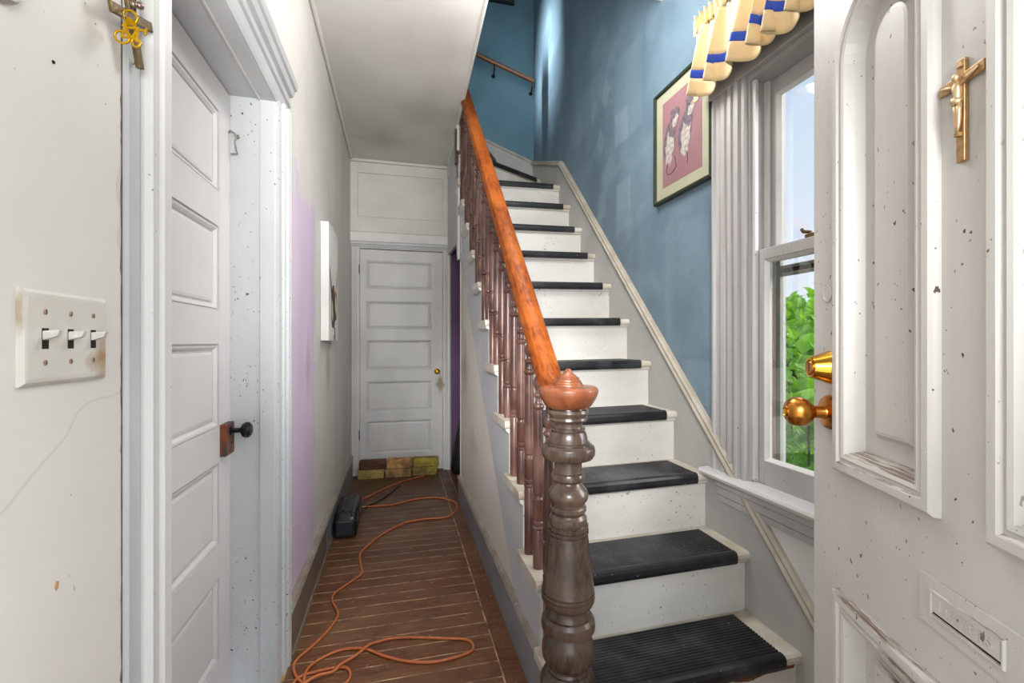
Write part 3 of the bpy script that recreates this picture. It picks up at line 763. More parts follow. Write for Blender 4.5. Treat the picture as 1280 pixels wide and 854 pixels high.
MB().lathe(base + prof, (NX, NY, 0), (0, 0, 1), 40).build('newel_post', M['newel'], rlg, smooth=True)
prof = npf([(509, .058), (506, .066), (500, .074), (494, .081), (489, .0845), (486, .0835), (483, .078), (482, .060), (481.5, .046)])
nc = MB().lathe(prof, (NX, NY, 0), (0, 0, 1), 40).build('newel_cap', M['newelcap'], rlg, smooth=True)
prof = npf([(483, .044), (481, .0435), (480, .040), (478.5, .0405), (477, .036), (475.5, .0365), (474, .031), (472, .0315), (471, .026), (469, .022), (467, .015), (465.5, .0115), (463.5, .0105), (461.5, .007), (460.5, .002)])
MB().lathe(prof, (NX, NY, 0), (0, 0, 1), 28).build('finial', M['newelcap'], nc, smooth=True)

# handrail
RZ = lambda y: 1.118 + (y - 1.406) * RISE / RUN
path = [(NX, 1.250, 1.040), (NX, 1.290, 1.048), (NX, 1.330, 1.062), (NX, 1.370, 1.085)] + [(NX, y_, RZ(y_)) for y_ in (1.41, 1.47, 1.8, 2.2, 2.6, 3.0, 3.4, 3.46)] + [(NX, 3.52, RZ(3.46) + .045), (NX, 3.60, RZ(3.46) + .07)]
sec = [(0, .034), (.018, .032), (.032, .024), (.040, .010), (.0415, -.004), (.036, -.014), (.028, -.018), (.026, -.026), (.022, -.034), (0, -.036)]
sec = sec + [(-a, b) for a, b in sec[-2:0:-1]]
rings = []
for i, p in enumerate(path):
    a = Vector(path[max(i - 1, 0)]); b = Vector(path[min(i + 1, len(path) - 1)]); d = (b - a).normalized(); up = Vector((0, -d.z, d.y))
    rings.append([tuple(Vector(p) + Vector((u, 0, 0)) + up * v) for u, v in sec])
mb = MB(); mb.loops(rings, True, True); mb.build('handrail', M['rail'], rlg, smooth=True)

# balusters: profile from the top down so that the beads follow the rail
def bal_profile(L, ext):
    e = ext
    lo = [(.0185, 0), (.0185, .128 + e), (.0170, .131 + e), (.0200, .134 + e), (.0205, .139 + e), (.0175, .142 + e), (.0140, .145 + e), (.0190, .150 + e), (.0192, .158 + e), (.0165, .162 + e), (.0185, .166 + e), (.0188, .236 + e), (.0160, .240 + e), (.0145, .243 + e), (.0145, .251 + e), (.0185, .255 + e), (.0190, .30 + e), (.0165, .44 + e), (.0145, .528 + e), (.0140, .540 + e)]
    hi = [(.0185, .545 + e), (.0205, .551 + e), (.0185, .558 + e), (.0125, .562 + e), (.0105, .570 + e), (.0110, .580 + e), (.0165, .585 + e), (.0180, .590 + e), (.0165, .595 + e), (.0105, .600 + e), (.0100, .606 + e), (.0160, .618 + e), (.0185, .630 + e), (.0165, .642 + e), (.0105, .655 + e), (.0095, .675 + e), (.0105, L)]
    return lo + hi
base_me = {}
for kind, off in (('short', .10), ('long', .2114)):
    ext = 0 if kind == 'short' else .1106
    L = .762 + ext
    mb = MB(); mb.lathe(bal_profile(L, ext), (0, 0, 0), (0, 0, 1), 14)
    o = mb.build('baluster', M['baluster'], rlg, org=(0, 0, 0), smooth=True); base_me[kind] = o.data
    bpy.data.objects.remove(o)
for k in range(1, NK + 1):
    for kind, off in (('short', .10), ('long', .2114)):
        if k == 1 and kind == 'short': continue
        yy = Y1 + RUN * (k - 1) + off
        linkmesh('baluster', base_me[kind], (NX + .003, yy, RISE * k - .0124), rlg)
MB().box((.43, 3.555, 2.60), (.51, 3.64, 4.15)).build('landing_shade_post', M['newel'], rlg, bevel=.006)  # post hidden behind the ceiling, stretched upward to shadow the streak of light

# ------------------------------------------------------------------ window in the right wall
wn = root('window_1', (XR, 1.055, .70), 'tall grey sash window in the blue wall beside the stairs', kind='structure')
TW = frameT((XR, 0, 0), (0, 1, 0), (0, 0, 1), (-1, 0, 0))
cas = [(1.418, .014), (1.422, .020), (1.436, .020), (1.440, .010), (1.446, .010), (1.450, .024), (1.462, .028), (1.474, .024), (1.478, .010), (1.486, .010), (1.490, .022), (1.502, .025), (1.514, .020), (1.518, .010), (1.526, .010), (1.530, .018), (1.545, .021), (1.558, .016), (1.562, .010), (1.582, .012), (1.588, .022), (1.600, .020)]
vcasing('casing', TW, cas, .690, 2.30, M['sash'], wn)
vcasing('casing', TW, [(2.11 - a, h) for a, h in cas[::-1]], .690, 2.30, M['sash'], wn)
box('head_casing', (XR - .026, .50, 2.17), (XR, 1.61, 2.32), M['sash'], wn, .004)
MB().prism([(.040, .662), (.052, .668), (.058, .680), (.052, .692), (0, .694), (-.02, .694), (-.02, .662)], lambda a, b, h: (XR - a, h, b), .46, 1.635).build('stool', M['trim'], wn, bevel=.002)
MB().prism([(.034, .662), (.034, .640), (.026, .634), (.026, .606), (.020, .600), (.020, .578), (.0, .570), (.0, .662)], lambda a, b, h: (XR - a, h, b), .50, 1.56).build('apron', M['sash'], wn)
box('jamb', (XR - .004, 1.412, .69), (1.40, 1.426, 2.17), M['sash'], wn)
box('jamb', (XR - .004, .70, .69), (1.40, .714, 2.17), M['sash'], wn)
box('jamb_head', (XR - .004, .714, 2.150), (1.40, 1.412, 2.17), M['sash'], wn)
box('stop_bead', (1.252, 1.396, .70), (1.264, 1.412, 2.15), M['trim'], wn)
box('parting_bead', (1.304, 1.392, 1.53), (1.314, 1.412, 2.15), M['sashwhite'], wn)
def sash(nm, x0, x1, z0, z1, st_, rb, rt, m):
    s = box(nm, (x0, 1.412 - st_, z0), (x1, 1.412, z1), m, wn, .003)
    box('sash_stile', (x0, .714, z0), (x1, .714 + st_, z1), m, s, .003)
    box('sash_rail', (x0, .714 + st_, z0), (x1, 1.412 - st_, z0 + rb), m, s, .003)
    box('sash_rail', (x0, .714 + st_, z1 - rt), (x1, 1.412 - st_, z1), m, s, .003)
    raised('glazing_edge', frameT((x0 + .002, 0, 0), (0, 1, 0), (0, 0, 1), (-1, 0, 0)), rect_loop(.714 + st_, z0 + rb, 1.412 - st_, z1 - rt), [(0, 0), (.011, -.014)], M['sashwhite'], s, cap=False)
    box('pane', ((x0 + x1) / 2 - .0015, .714 + st_ - .004, z0 + rb - .004), ((x0 + x1) / 2 + .0015, 1.412 - st_ + .004, z1 - rt + .004), M['glass'], s)
    return s
sash('sash', 1.266, 1.302, .694, 1.535, .040, .085, .040, M['sash'])
sash('sash', 1.316, 1.350, 1.495, 2.150, .040, .040, .055, M['sash'])
# storm frame outside
box('storm_frame', (1.356, 1.392, .66), (1.368, 1.412, 2.17), M['storm'], wn)
box('storm_frame', (1.356, .714, .66), (1.368, .770, 2.17), M['storm'], wn)
box('storm_rail', (1.354, .714, 1.440), (1.368, 1.412, 1.478), M['storm'], wn)
box('storm_gap', (1.350, .78, 1.452), (1.356, 1.375, 1.466), M['dark'], wn)
box('bare_strip', (1.318, 1.402, .70), (1.338, 1.4125, 1.40), M['barewood'], wn)
box('outer_sill', (1.25, .70, .645), (1.46, 1.425, .672), M['storm'], wn)
MB().tube([(1.292, 1.205, 1.536), (1.292, 1.205, 1.556), (1.280, 1.222, 1.560), (1.286, 1.232, 1.570)], .006, 6).build('sash_latch', M['bronze'], wn)
MB().box((1.278, 1.170, 1.535), (1.302, 1.215, 1.550)).build('latch_base', M['bronze'], wn, bevel=.002)

box('window_panel', (XR - .006, .40, 0), (XR + .002, 1.60, .663), M['trim'], wn)
# curtain valance
cv = root('curtain_valance', (1.165, 1.20, 2.16), 'cream ruffled window valance with a royal blue stripe', 'curtain')
ya, yb_ = 1.625, .62
NF = 11.0
def val_pt(s, z01, off=0):
    """s along the rod, z01 from rod (0) to hem (1)"""
    amp = .009 + .030 * z01 ** .8
    ph = 2 * PI * NF * s + 1.5 * math.sin(2 * PI * 2.3 * s) + .8 * math.sin(2 * PI * 5.1 * s + 1)
    w = math.sin(ph) + .22 * math.sin(2 * ph + .6)
    yy = ya + (yb_ - ya) * s + .022 * z01 * math.cos(ph) 
    x = 1.170 - .030 * z01 + amp * w - off + .007 * (1 - z01) ** 1.5 * math.sin(3 * ph + 1.3)
    z = 2.445 - .275 * z01 + .006 * math.sin(ph * .5 + 1) * z01
    return (x, yy, z)
ns, nz_ = 520, 18
for nm, z0, z1, m_ in (('cloth', 0, .64, 'fabric'), ('stripe', .64, .755, 'bluetrim'), ('hem', .755, 1, 'fabric')):
    nr_ = max(3, int((z1 - z0) * 20))
    mb = MB(); mb.loops([[val_pt(i / ns, z0 + (z1 - z0) * j / nr_) for i in range(ns + 1)] for j in range(nr_ + 1)], closed=False)
    mb.build(nm, M[m_], cv, smooth='all', solid=.0025)
def ruf(s, h):
    w = math.sin(2 * PI * 34 * s + 2 * math.sin(9 * s))
    return (1.170 + (.008 + .010 * h) * w, ya + .008 + (yb_ - ya) * s + .006 * math.cos(2 * PI * 34 * s), 2.445 + .062 * h + .004 * math.sin(40 * s))
mb = MB(); mb.loops([[ruf(i / 420, j / 5) for i in range(421)] for j in range(6)], closed=False)
mb.build('header_ruffle', M['fabric'], cv, smooth='all', solid=.002)
MB().tube([(XR, 1.632, 2.450), (1.19, 1.632, 2.450), (1.172, 1.62, 2.450), (1.172, .60, 2.450), (XR, .59, 2.450)], .005, 8).build('rod', M['steel'], cv)

# ------------------------------------------------------------------ picture with two mice
pf = root('framed_picture', (XR, 1.82, 1.87), 'dark green framed drawing of two white mice on pink, on the blue wall', 'picture')
TP = frameT((XR - .001, 0, 0), (0, 1, 0), (0, 0, 1), (-1, 0, 0))
raised('frame', TP, rect_loop(1.600, 1.868, 2.030, 2.405), [(0, 0), (0, .020), (.004, .024), (.014, .022), (.018, .014)], M['frame_green'], pf, cap=False)
MB().prism([(1.617, 1.885), (2.013, 1.885), (2.013, 2.388), (1.617, 2.388)], TP, .004, .012).build('mount', M['mat'], pf)
MB().prism([(1.668, 1.935), (1.962, 1.935), (1.962, 2.338), (1.668, 2.338)], TP, .0121, .0128).build('paper', M['pink'], pf)
def disc(c, ra, rb, rot, h0, h1, name, m, n=22, wob=0):
    poly = []
    for i in range(n):
        a = 2 * PI * i / n; q = 1 + wob * math.sin(5 * a + c[0] * 9)
        u, v = ra * q * math.cos(a), rb * q * math.sin(a)
        poly.append((c[0] + u * math.cos(rot) - v * math.sin(rot), c[1] + u * math.sin(rot) + v * math.cos(rot)))
    return MB().prism(poly, TP, h0, h1).build(name, m, pf)
for hx, bx2, by2, dk in ((1.862, 1.905, 2.135, 0), (1.745, 1.785, 2.135, 1)):
    disc((bx2, by2), .092, .050, 1.75, .0128, .0131, 'body', M['furdark'], 26, .05)
    disc((bx2 - .006, by2 - .012), .072, .034, 1.70, .0131, .0134, 'belly', M['furlight'], 26, .12)
    disc((bx2 - .022, by2 + .050), .040, .028, 1.2, .0134, .0136, 'shoulder', M['furdark'], 20, .15)
    disc((hx, 2.228), .046, .034, 2.1, .0131, .0135, 'head', M['furdark'], 22, .05)
    disc((hx - .004, 2.216), .030, .020, 2.2, .0135, .0137, 'muzzle', M['furlight'], 18, .1)
    disc((hx + .018, 2.262), .016, .014, .3, .0135, .0138, 'ear', M['furdark']); disc((hx - .020, 2.258), .015, .013, .3, .0135, .0138, 'ear', M['furdark'])
    disc((hx + .004, 2.236), .0055, .005, 0, .0138, .0142, 'eye', M['ink'])
    disc((bx2 + .004, 2.062), .034, .026, 1.4, .0134, .0137, 'haunch', M['furlight'], 20, .12)
for p in ([(1.915, 2.045), (1.930, 2.01), (1.915, 1.985), (1.88, 1.985), (1.855, 2.0)], [(1.865, 2.06), (1.855, 2.03), (1.850, 2.0)], [(1.775, 2.045), (1.765, 2.02), (1.768, 1.985)]):
    MB().tube([TP(a, b, .0136) for a, b in p], .0016, 5).build('tail', M['ink'], pf)
box('glazing', (XR - .0165, 1.618, 1.886), (XR - .0155, 2.012, 2.387), M['picglass'], pf)

# framed print on the landing wall (only its lower edge is in view)
fp = root('framed_print', (.86, YU, 4.35), 'black framed print high on the landing wall', 'picture')
raised('frame', frameT((0, YU - .001, 0), (1, 0, 0), (0, 0, 1), (0, -1, 0)), rect_loop(.66, 4.352, 1.05, 4.86), [(0, 0), (0, .02), (.012, .024), (.03, .012)], M['blackframe'], fp, cap=False)
box('print', (.688, YU - .010, 4.380), (1.022, YU - .004, 4.832), M['photo'], fp)

# wall handrail on the landing wall
wr = root('wall_handrail', (.9, YU, 3.7), 'thin brown wooden handrail fixed to the landing wall', 'handrail')
d = Vector((1.235 - .52, 0, 3.636 - 3.866)).normalized()
MB().tube([(.50, YU - .055, 3.872), (1.232, YU - .055, 3.640)], .019, 10).build('rail', M['railwood'], wr, smooth=True)
for x, z in ((.855, 3.735), (1.215, 3.62)):
    MB().tube([(x, YU, z - .07), (x, YU - .03, z - .065), (x, YU - .055, z - .03), (x, YU - .055, z + .01)], .006, 8).lathe([(.018, 0), (.018, .004)], (x, YU, z - .07), (0, -1, 0), 12).build('bracket', M['iron'], wr)

# ------------------------------------------------------------------ front door, swung open
th = math.radians(21.9); DD = Vector((math.sin(th), math.cos(th), 0)); P0 = Vector((.856, .79, 0))
TD = frameT(P0, -DD, (0, 0, 1), (-DD.y, DD.x, 0))
DW, DH = .767, 2.14
fd = root('door_3', TD(DW / 2, .01, -.02), 'open white front door with arched panels', kind='structure')
MB().prism([(0, .012), (DW, .012), (DW, DH), (0, DH)], TD, -.046, -.030).build('back_layer', M['door3'], fd)
a0, a1, b0_, b1_ = .091, .343, .424, .676
zs_ = 1.712; rr = (a1 - a0) / 2
def piece(nm, poly): return MB().prism(poly, TD, -.030, 0).build(nm, M['door3'], fd)
piece('stile', [(0, .012), (a0, .012), (a0, DH), (0, DH)])
piece('stile', [(b1_, .012), (DW, .012), (DW, DH), (b1_, DH)])
piece('mullion', [(a1, .0121), (b0_, .0121), (b0_, 1.712), (a1, 1.712)])
def arc(x0, x1): c = (x0 + x1) / 2; return [(c - rr * math.cos(PI * i / 16), zs_ + rr * math.sin(PI * i / 16)) for i in range(17)]
piece('top_rail', arc(a0, a1) + arc(b0_, b1_) + [(b1_, DH), (a0, DH)])
for x0, x1 in ((a0, a1), (b0_, b1_)):
    piece('lock_rail', [(x0, .728), (x1, .728), (x1, .956), (x0, .956)])
    piece('bottom_rail', [(x0, .012), (x1, .012), (x1, .22), (x0, .22)])
    pr = [(0, -.001), (.001, .010), (.006, .014), (.018, .014), (.022, .009), (.026, .009), (.030, .012), (.036, .010), (.042, -.006), (.046, -.022), (.076, -.0235), (.080, -.021), (.086, -.013), (.092, -.0115)]
    raised('panel', TD, arch_loop(x0, .956, x1, zs_), pr, M['door3'], fd)
    raised('panel', TD, rect_loop(x0, .22, x1, .728), pr, M['door3'], fd)
# mail slot
ml = MB().prism([(.304, .797), (.464, .797), (.464, .868), (.304, .868)], TD, 0, .0025).build('mail_slot', M['door3'], fd, bevel=.001)
raised('slot_frame', TD, rect_loop(.326, .814, .442, .852), [(0, .002), (.0015, .0052), (.004, .005), (.005, .003)], M['door3'], ml, cap=False)
MB().prism([(.331, .819), (.437, .819), (.437, .823), (.331, .823)], TD, .0024, .0029).build('slot_gap', M['dark'], ml)
MB().prism([(.332, .8225), (.436, .8225), (.436, .848), (.332, .848)], TD, .0025, .0040).build('flap', M['door3'], ml)
tx = bpy.data.curves.new('letters', 'FONT'); tx.body = 'LETTERS'; tx.size = .020; tx.extrude = .0007; tx.align_x = 'CENTER'; tx.space_character = 1.12
to = bpy.data.objects.new('lettering', tx); C.objects.link(to)
mtx = Matrix((( DD.x, 0, -DD.y, 0), ( DD.y, 0, DD.x, 0), (0, 1, 0, 0), (0, 0, 0, 1)))
# text reads from the hinge side: x runs along +DD when seen from the hall
dg = bpy.context.evaluated_depsgraph_get(); me = bpy.data.meshes.new_from_object(to.evaluated_get(dg)); bpy.data.objects.remove(to)
R_ = Matrix(((-DD.x, 0, -DD.y, 0), (-DD.y, 0, DD.x, 0), (0, 1, 0, 0), (0, 0, 0, 1)))
me.transform(R_); me.materials.clear(); me.materials.append(M['door3'])
lo_ = linkmesh('lettering', me, TD(.384, .8285, .0043), ml)
# deadbolt
nD = Vector((-DD.y, DD.x, 0))
db = MB().lathe([(.033, 0), (.033, .003), (.032, .005), (.0215, .034), (.0205, .037), (.018, .0375)], TD(.062, 1.150, 0), nD, 32).build('deadbolt', M['brass'], fd, smooth=True)
MB().lathe([(.0165, .0), (.0165, .0015), (.0145, .002), (.013, .0006), (.012, .0022)], TD(.062, 1.150, .037), nD, 24).build('key_cylinder', M['brassworn'], db, smooth=True)
MB().prism([(.0605, 1.142), (.0635, 1.142), (.0635, 1.158), (.0605, 1.158)], TD, .0392, .0396).build('keyhole', M['dark'], db)
kb = MB().lathe([(.0335, 0), (.0335, .003), (.031, .007), (.024, .009), (.014, .010), (.0125, .014), (.0125, .030), (.016, .034), (.0235, .040), (.0285, .050), (.0295, .059), (.0275, .069), (.022, .077), (.0155, .081), (.0145, .0815)], TD(.060, 1.061, 0), nD, 36).build('door_knob', M['brassworn'], fd, smooth=True)
MB().lathe([(.0105, 0), (.0105, .002), (.0085, .0025), (.0075, .001), (.006, .0022)], TD(.060, 1.061, .081), nD, 20).build('key_cylinder', M['brass'], kb, smooth=True)
MB().lathe([(.0345, 0), (.0345, .0025), (.0335, .0035)], TD(.060, 1.061, 0), nD, 36).build('rose', M['brass'], kb, smooth=True)
# painted-over oval cover
MB().lathe([(.017, 0), (.017, .002), (.014, .003), (.0125, .0015), (.004, .0015)], TD(.055, 1.297, 0), nD, 20).build('cover_disc', M['door3'], fd, smooth=True)

# crucifix on the door
cx = root('crucifix', TD(.382, 1.434, .002), 'gilded crucifix with figure fixed to the open front door', 'crucifix')
MB().prism([(.3755, 1.434), (.3885, 1.434), (.3885, 1.567), (.3755, 1.567)], TD, .001, .0065).build('upright', M['gold'], cx, bevel=.001)
MB().prism([(.347, 1.534), (.417, 1.534), (.417, 1.548), (.347, 1.548)], TD, .0015, .0062).build('crossbar', M['gold'], cx, bevel=.001)
fg = MB()
fg.ell(TD(.382, 1.5435, .0115), .0042, .0042, .0052, 10, 8)
fg.tube([TD(.382, 1.538, .0085), TD(.382, 1.530, .0100), TD(.3815, 1.519, .0095), TD(.382, 1.512, .0088)], [.0035, .0058, .0046, .0050], 8)
for s in (-1, 1):
    fg.tube([TD(.382 + s * .004, 1.533, .0092), TD(.382 + s * .016, 1.538, .0086), TD(.382 + s * .029, 1.543, .0078)], [.0026, .0022, .0016], 6)
    fg.tube([TD(.382 + s * .002, 1.513, .0088), TD(.3835 + s * .0026, 1.498, .0108), TD(.382 + s * .0015, 1.482, .0092), TD(.382, 1.472, .0098)], [.0036, .0031, .0026, .0020], 6)
fg.build('figure', M['goldlight'], cx, smooth='all')
MB().tube([TD(.377, 1.511, .0102), TD(.382, 1.5135, .0128), TD(.388, 1.510, .0102)], [.004, .0052, .004], 7).build('loincloth', M['goldlight'], cx, smooth='all')
MB().prism([(.379, 1.467), (.385, 1.467), (.385, 1.472), (.379, 1.472)], TD, .0065, .0115).build('foot_rest', M['gold'], cx)
MB().prism([(.378, 1.557), (.386, 1.557), (.386, 1.563), (.378, 1.563)], TD, .0065, .0085).build('scroll_plate', M['goldlight'], cx)

# ------------------------------------------------------------------ left wall things
# switch plate
sp = root('light_switch_plate', (WL, .712, 1.15), 'off-white three-gang switch plate with rust stains on the left wall', 'switch plate')
raised('plate', TL, rect_loop(.634, 1.149, .790, 1.262), [(0, 0), (0, .003), (.004, .0062), (.008, .0068)], M['plate'], sp)
for yy in (.668, .712, .757):
    MB().prism([(yy - .0055, 1.192), (yy + .0055, 1.192), (yy + .0055, 1.217), (yy - .0055, 1.217)], TL, .0066, .0071).build('slot', M['dark'], sp)
    q = frameT((WL + .006, yy, 1.206), (0, 1, 0), Vector((.35, 0, 1)).normalized(), Vector((1, 0, -.35)).normalized())
    vs = [q(a, b, h) for h, w, b0, b1 in ((-.002, .0050, -.006, .0075), (.0135, .0042, .0060, .0145)) for a, b in ((-w, b0), (w, b0), (w, b1), (-w, b1))]
    MB().add(vs, [(0, 1, 2, 3), (4, 5, 6, 7), (0, 1, 5, 4), (1, 2, 6, 5), (2, 3, 7, 6), (3, 0, 4, 7)]).build('toggle', M['toggle'], sp, bevel=.0012)
    for zc in (1.2365, 1.1755):
        s_ = MB().lathe([(.0034, 0), (.0034, .0008), (.002, .0014)], (WL + .0066, yy, zc), (1, 0, 0), 12).build('screw', M['screw'], sp, smooth=True)
        MB().box((WL + .0079, yy - .0004, zc - .0028), (WL + .0083, yy + .0004, zc + .0028)).build('screw_slot', M['dark'], s_)

# hanging cross with bicycle charm
cr_ = root('hanging_cross', (WL + .02, .83, 1.64), 'aged bronze cross hanging tilted from a string of beads', 'cross')
cc = Vector((-.394, .824, 1.699)); rot = Matrix.Rotation(math.radians(21), 3, 'X')
def cbox(lo, hi): return lambda x, y, z: tuple(cc + rot @ Vector((x, y, z)))
def crossbox(nm, lo, hi, par=cr_, m='bronze'): return MB().box(lo, hi, lambda x, y, z: tuple(cc + rot @ Vector((x, y, z)))).build(nm, M[m], par, bevel=.0015)
crossbox('upright', (-.007, -.0075, -.070), (.000, .0075, .060))
crossbox('crossbar', (-.005, -.060, -.008), (.001, .058, .007))
crossbox('hanging_loop', (-.004, -.004, .060), (-.001, .004, .075))
bd = root('bead_string', (-.385, .815, 1.70), 'string of brownish silver beads above the bronze cross', 'beads')
for i in range(12):
    MB().ell((-.386 + .003 * (i % 2), .806 + .010 * (i % 3), 1.708 + .0058 * i), .005, .005, .0056, 8, 6).build('bead', M['bead'], bd, smooth='all')
MB().tube([(-.388, .815, 1.700), (-.389, .818, 1.77), (WL + .004, .824, 1.85)], .0016, 6).build('string', M['bronze'], bd)
bk = root('bicycle_charm', (-.38, .79, 1.64), 'yellow metal bicycle charm hanging over the bronze cross', 'charm')
RC = Vector((math.cos(YAW), -math.sin(YAW), 0)); FC = Vector((-math.sin(YAW), -math.cos(YAW), 0)); QC = Vector((-.3826, .7942, 1.660))
TC = lambda a, b, h=0: tuple(QC + RC * ((a - 165) / 843) + Vector((0, 0, (40 - b) / 843)) + FC * h)       # the charm turns its flat side to the entrance
def cloop(nm, c, rx, ry, r, tilt=0, par=bk):
    pts = [TC(c[0] + rx * math.cos(2 * PI * i / 26), c[1] + ry * math.sin(2 * PI * i / 26) + tilt * math.cos(2 * PI * i / 26), .002) for i in range(27)]
    return MB().tube(pts, r, 7, False).build(nm, M['yellow'], par, smooth='all')
cloop('wheel', (154.6, 48), 9.2, 7.6, .0017, 2.0); cloop('wheel', (172, 55.5), 5.2, 5.0, .0019, 1.0); cloop('ring', (164.5, 23), 9.0, 7.6, .0017, 2.5)
f_ = MB()
for a, b in (((154.6, 48), (168, 50)), ((157, 35), (168, 50)), ((168, 50), (175, 38)), ((160, 37), (175, 38)), ((154.6, 48), (160, 37)), ((175, 38), (173, 55)), ((175, 40), (185, 41))):
    f_.tube([TC(*a, .003), TC(*b, .003)], .0018, 6)
f_.build('frame', M['yellow'], bk)
MB().tube([TC(186, 38, .003), TC(184, 47, .003)], .0017, 6).build('handlebar', M['yellow'], bk)
MB().prism([(155, 35), (163, 24), (172, 30), (170, 36), (163, 33), (159, 38)], TC, 0, .004).build('saddle', M['yellow'], bk)
# nails
for (yy, z, lab) in ((.853, 1.640, 'small steel nail in the door casing below the bronze cross'), (.692, 1.549, 'tiny dark nail head in the plaster above the switch plate')):
    n_ = root('nail', (WL, yy, z), lab, 'nail', 'nails in the left wall')
    if yy > .8:
        MB().tube([(WL, yy, z - .003), (WL + .012, yy - .002, z + .003)], .0011, 6).lathe([(.003, 0), (.003, .0008)], (WL + .012, yy - .002, z + .003), (1, -.1, .4), 10).build('shank', M['steel'], n_)
    else:
        MB().lathe([(.0022, 0), (.0022, .0012), (.001, .002)], (WL, yy, z), (1, 0, 0), 8).build('head', M['iron'], n_)
tag(MB().prism([(.694, .894), (.697, .900), (.701, .898), (.700, .890), (.697, .888)], TL, .0, .0010).build('plaster_chip', M['tan'], bpy.data.objects['wall_left']))
# thermostat corner at the very top left
tm = root('wall_chime_cover', (WL, .57, 1.57), 'rounded grey metal cover at the top left corner of the wall', 'wall cover')
c0_ = (.570, 1.630)
def rrect(hw, hh, r):
    p = []
    for cx_, cy_, a0_ in ((hw - r, -hh + r, -90), (hw - r, hh - r, 0), (-hw + r, hh - r, 90), (-hw + r, -hh + r, 180)):
        for i in range(7):
            a = math.radians(a0_ + 15 * i); p.append((c0_[0] + cx_ + r * math.cos(a), c0_[1] + cy_ + r * math.sin(a)))
    return p
mb = MB(); mb.loops([[TL(a, b, h) for a, b in rrect(.063 - t_, .062 - t_, .022 - t_ * .6)] for t_, h in ((0, 0), (0, .006), (.003, .010), (.012, .010), (.014, .007), (.020, .007))], False, True)
mb.build('cover', M['gadget'], tm)
MB().lathe([(.026, 0), (.026, .008), (.018, .012)], TL(.585, 1.612, .006), (1, 0, 0), 24).build('dial', M['gadget'], tm, smooth=True)

# canvas on the left wall
ca = root('canvas_painting', (WL, 2.89, 1.21), 'white stretched canvas with a thin colourful antlered figure on the left wall', 'painting')
box('stretched_canvas', (WL + .002, 2.70, 1.209), (-.371, 3.08, 1.868), M['canvas'], ca, .003)
TCV = frameT((-.371, 0, 0), (0, 1, 0), (0, 0, 1), (1, 0, 0))
cols = {'a': plain('paint_charcoal', (58, 56, 60), .6), 'b': plain('paint_teal', (76, 116, 108), .6), 'c': plain('paint_ochre', (168, 128, 62), .6), 'd': plain('paint_red', (164, 84, 74), .6), 'e': plain('paint_cream_yellow', (214, 204, 150), .6)}
def pp(nm, poly, c, h): MB().prism(poly, TCV, 0, h).build(nm, cols[c], ca)
pp('antler', [(2.735, 1.630), (2.765, 1.600), (2.830, 1.500), (2.850, 1.440), (2.820, 1.420), (2.775, 1.500), (2.740, 1.580)], 'a', .0006)
pp('antler', [(3.045, 1.660), (3.052, 1.600), (3.010, 1.500), (2.985, 1.430), (2.950, 1.440), (2.985, 1.520), (3.020, 1.600)], 'c', .0006)
pp('patch', [(2.752, 1.605), (2.775, 1.580), (2.815, 1.500), (2.800, 1.490), (2.770, 1.545)], 'b', .0010)
pp('body', [(2.800, 1.470), (2.850, 1.530), (2.905, 1.540), (2.960, 1.500), (3.020, 1.505), (3.045, 1.450), (3.020, 1.340), (2.960, 1.330), (2.905, 1.280), (2.820, 1.290), (2.795, 1.340)], 'a', .0005)
pp('patch', [(2.815, 1.450), (2.850, 1.420), (2.870, 1.360), (2.850, 1.320), (2.815, 1.350)], 'e', .0010)
pp('patch', [(2.880, 1.520), (2.915, 1.525), (2.935, 1.480), (2.900, 1.470)], 'd', .0010)
pp('patch', [(2.965, 1.480), (3.015, 1.470), (3.020, 1.390), (2.985, 1.370), (2.960, 1.420)], 'e', .0010)
pp('patch', [(2.990, 1.370), (3.030, 1.400), (3.020, 1.350)], 'd', .0012)
pp('leg', [(2.930, 1.290), (2.960, 1.290), (2.975, 1.212), (2.935, 1.212)], 'a', .0006)
pp('leg', [(2.890, 1.240), (2.920, 1.245), (2.915, 1.212), (2.885, 1.212)], 'd', .0006)

# ------------------------------------------------------------------ floor things
# boombox
bb = root('portable_radio', (-.315, 3.16, 0), 'black portable stereo on the floor against the left baseboard', 'radio')
X0, X1, Y0_, Y1_ = -.382, -.248, 2.965, 3.345
def rprof(x0, x1, z0, z1, r, n=4):
    p = []
    for cx_, cz_, a0_ in ((x1 - r, z0 + .012, -90), (x1 - r, z1 - r, 0), (x0 + r, z1 - r, 90), (x0 + r, z0 + .012, 180)):
        rr_ = r if cz_ > z0 + .02 else .012
        for i in range(n + 1):
            a = math.radians(a0_ + 90 / n * i); p.append(((x1 - rr_ if cx_ > (x0 + x1) / 2 else x0 + rr_) + rr_ * math.cos(a), cz_ + rr_ * math.sin(a)))
    return p
mb = MB(); mb.loops([[(a, yy, b) for a, b in rprof(X0 + i_, X1 - i_, .006 + i_ * .3, zt - i_, .032)] for yy, i_, zt in ((Y0_, .012, .112), (Y0_ + .012, .002, .120), (Y0_ + .05, 0, .148), (Y1_ - .02, 0, .152), (Y1_, .014, .148))], True, True)
mb.build('body', M['plastic'], bb, smooth=True)
MB().prism([(-.366, .020), (-.268, .020), (-.268, .100), (-.276, .108), (-.358, .108), (-.366, .100)], lambda a, b, h: (a, h, b), Y0_ - .006, Y0_ + .008).build('end_panel', M['plastic2'], bb, bevel=.006)
for yy in (3.06, 3.25):
    MB().lathe([(.048, 0), (.048, .006), (.040, .008), (.012, .003), (.010, .006)], (X1 - .002, yy, .078), (1, 0, 0), 24).build('speaker', M['plastic2'], bb, smooth=True)
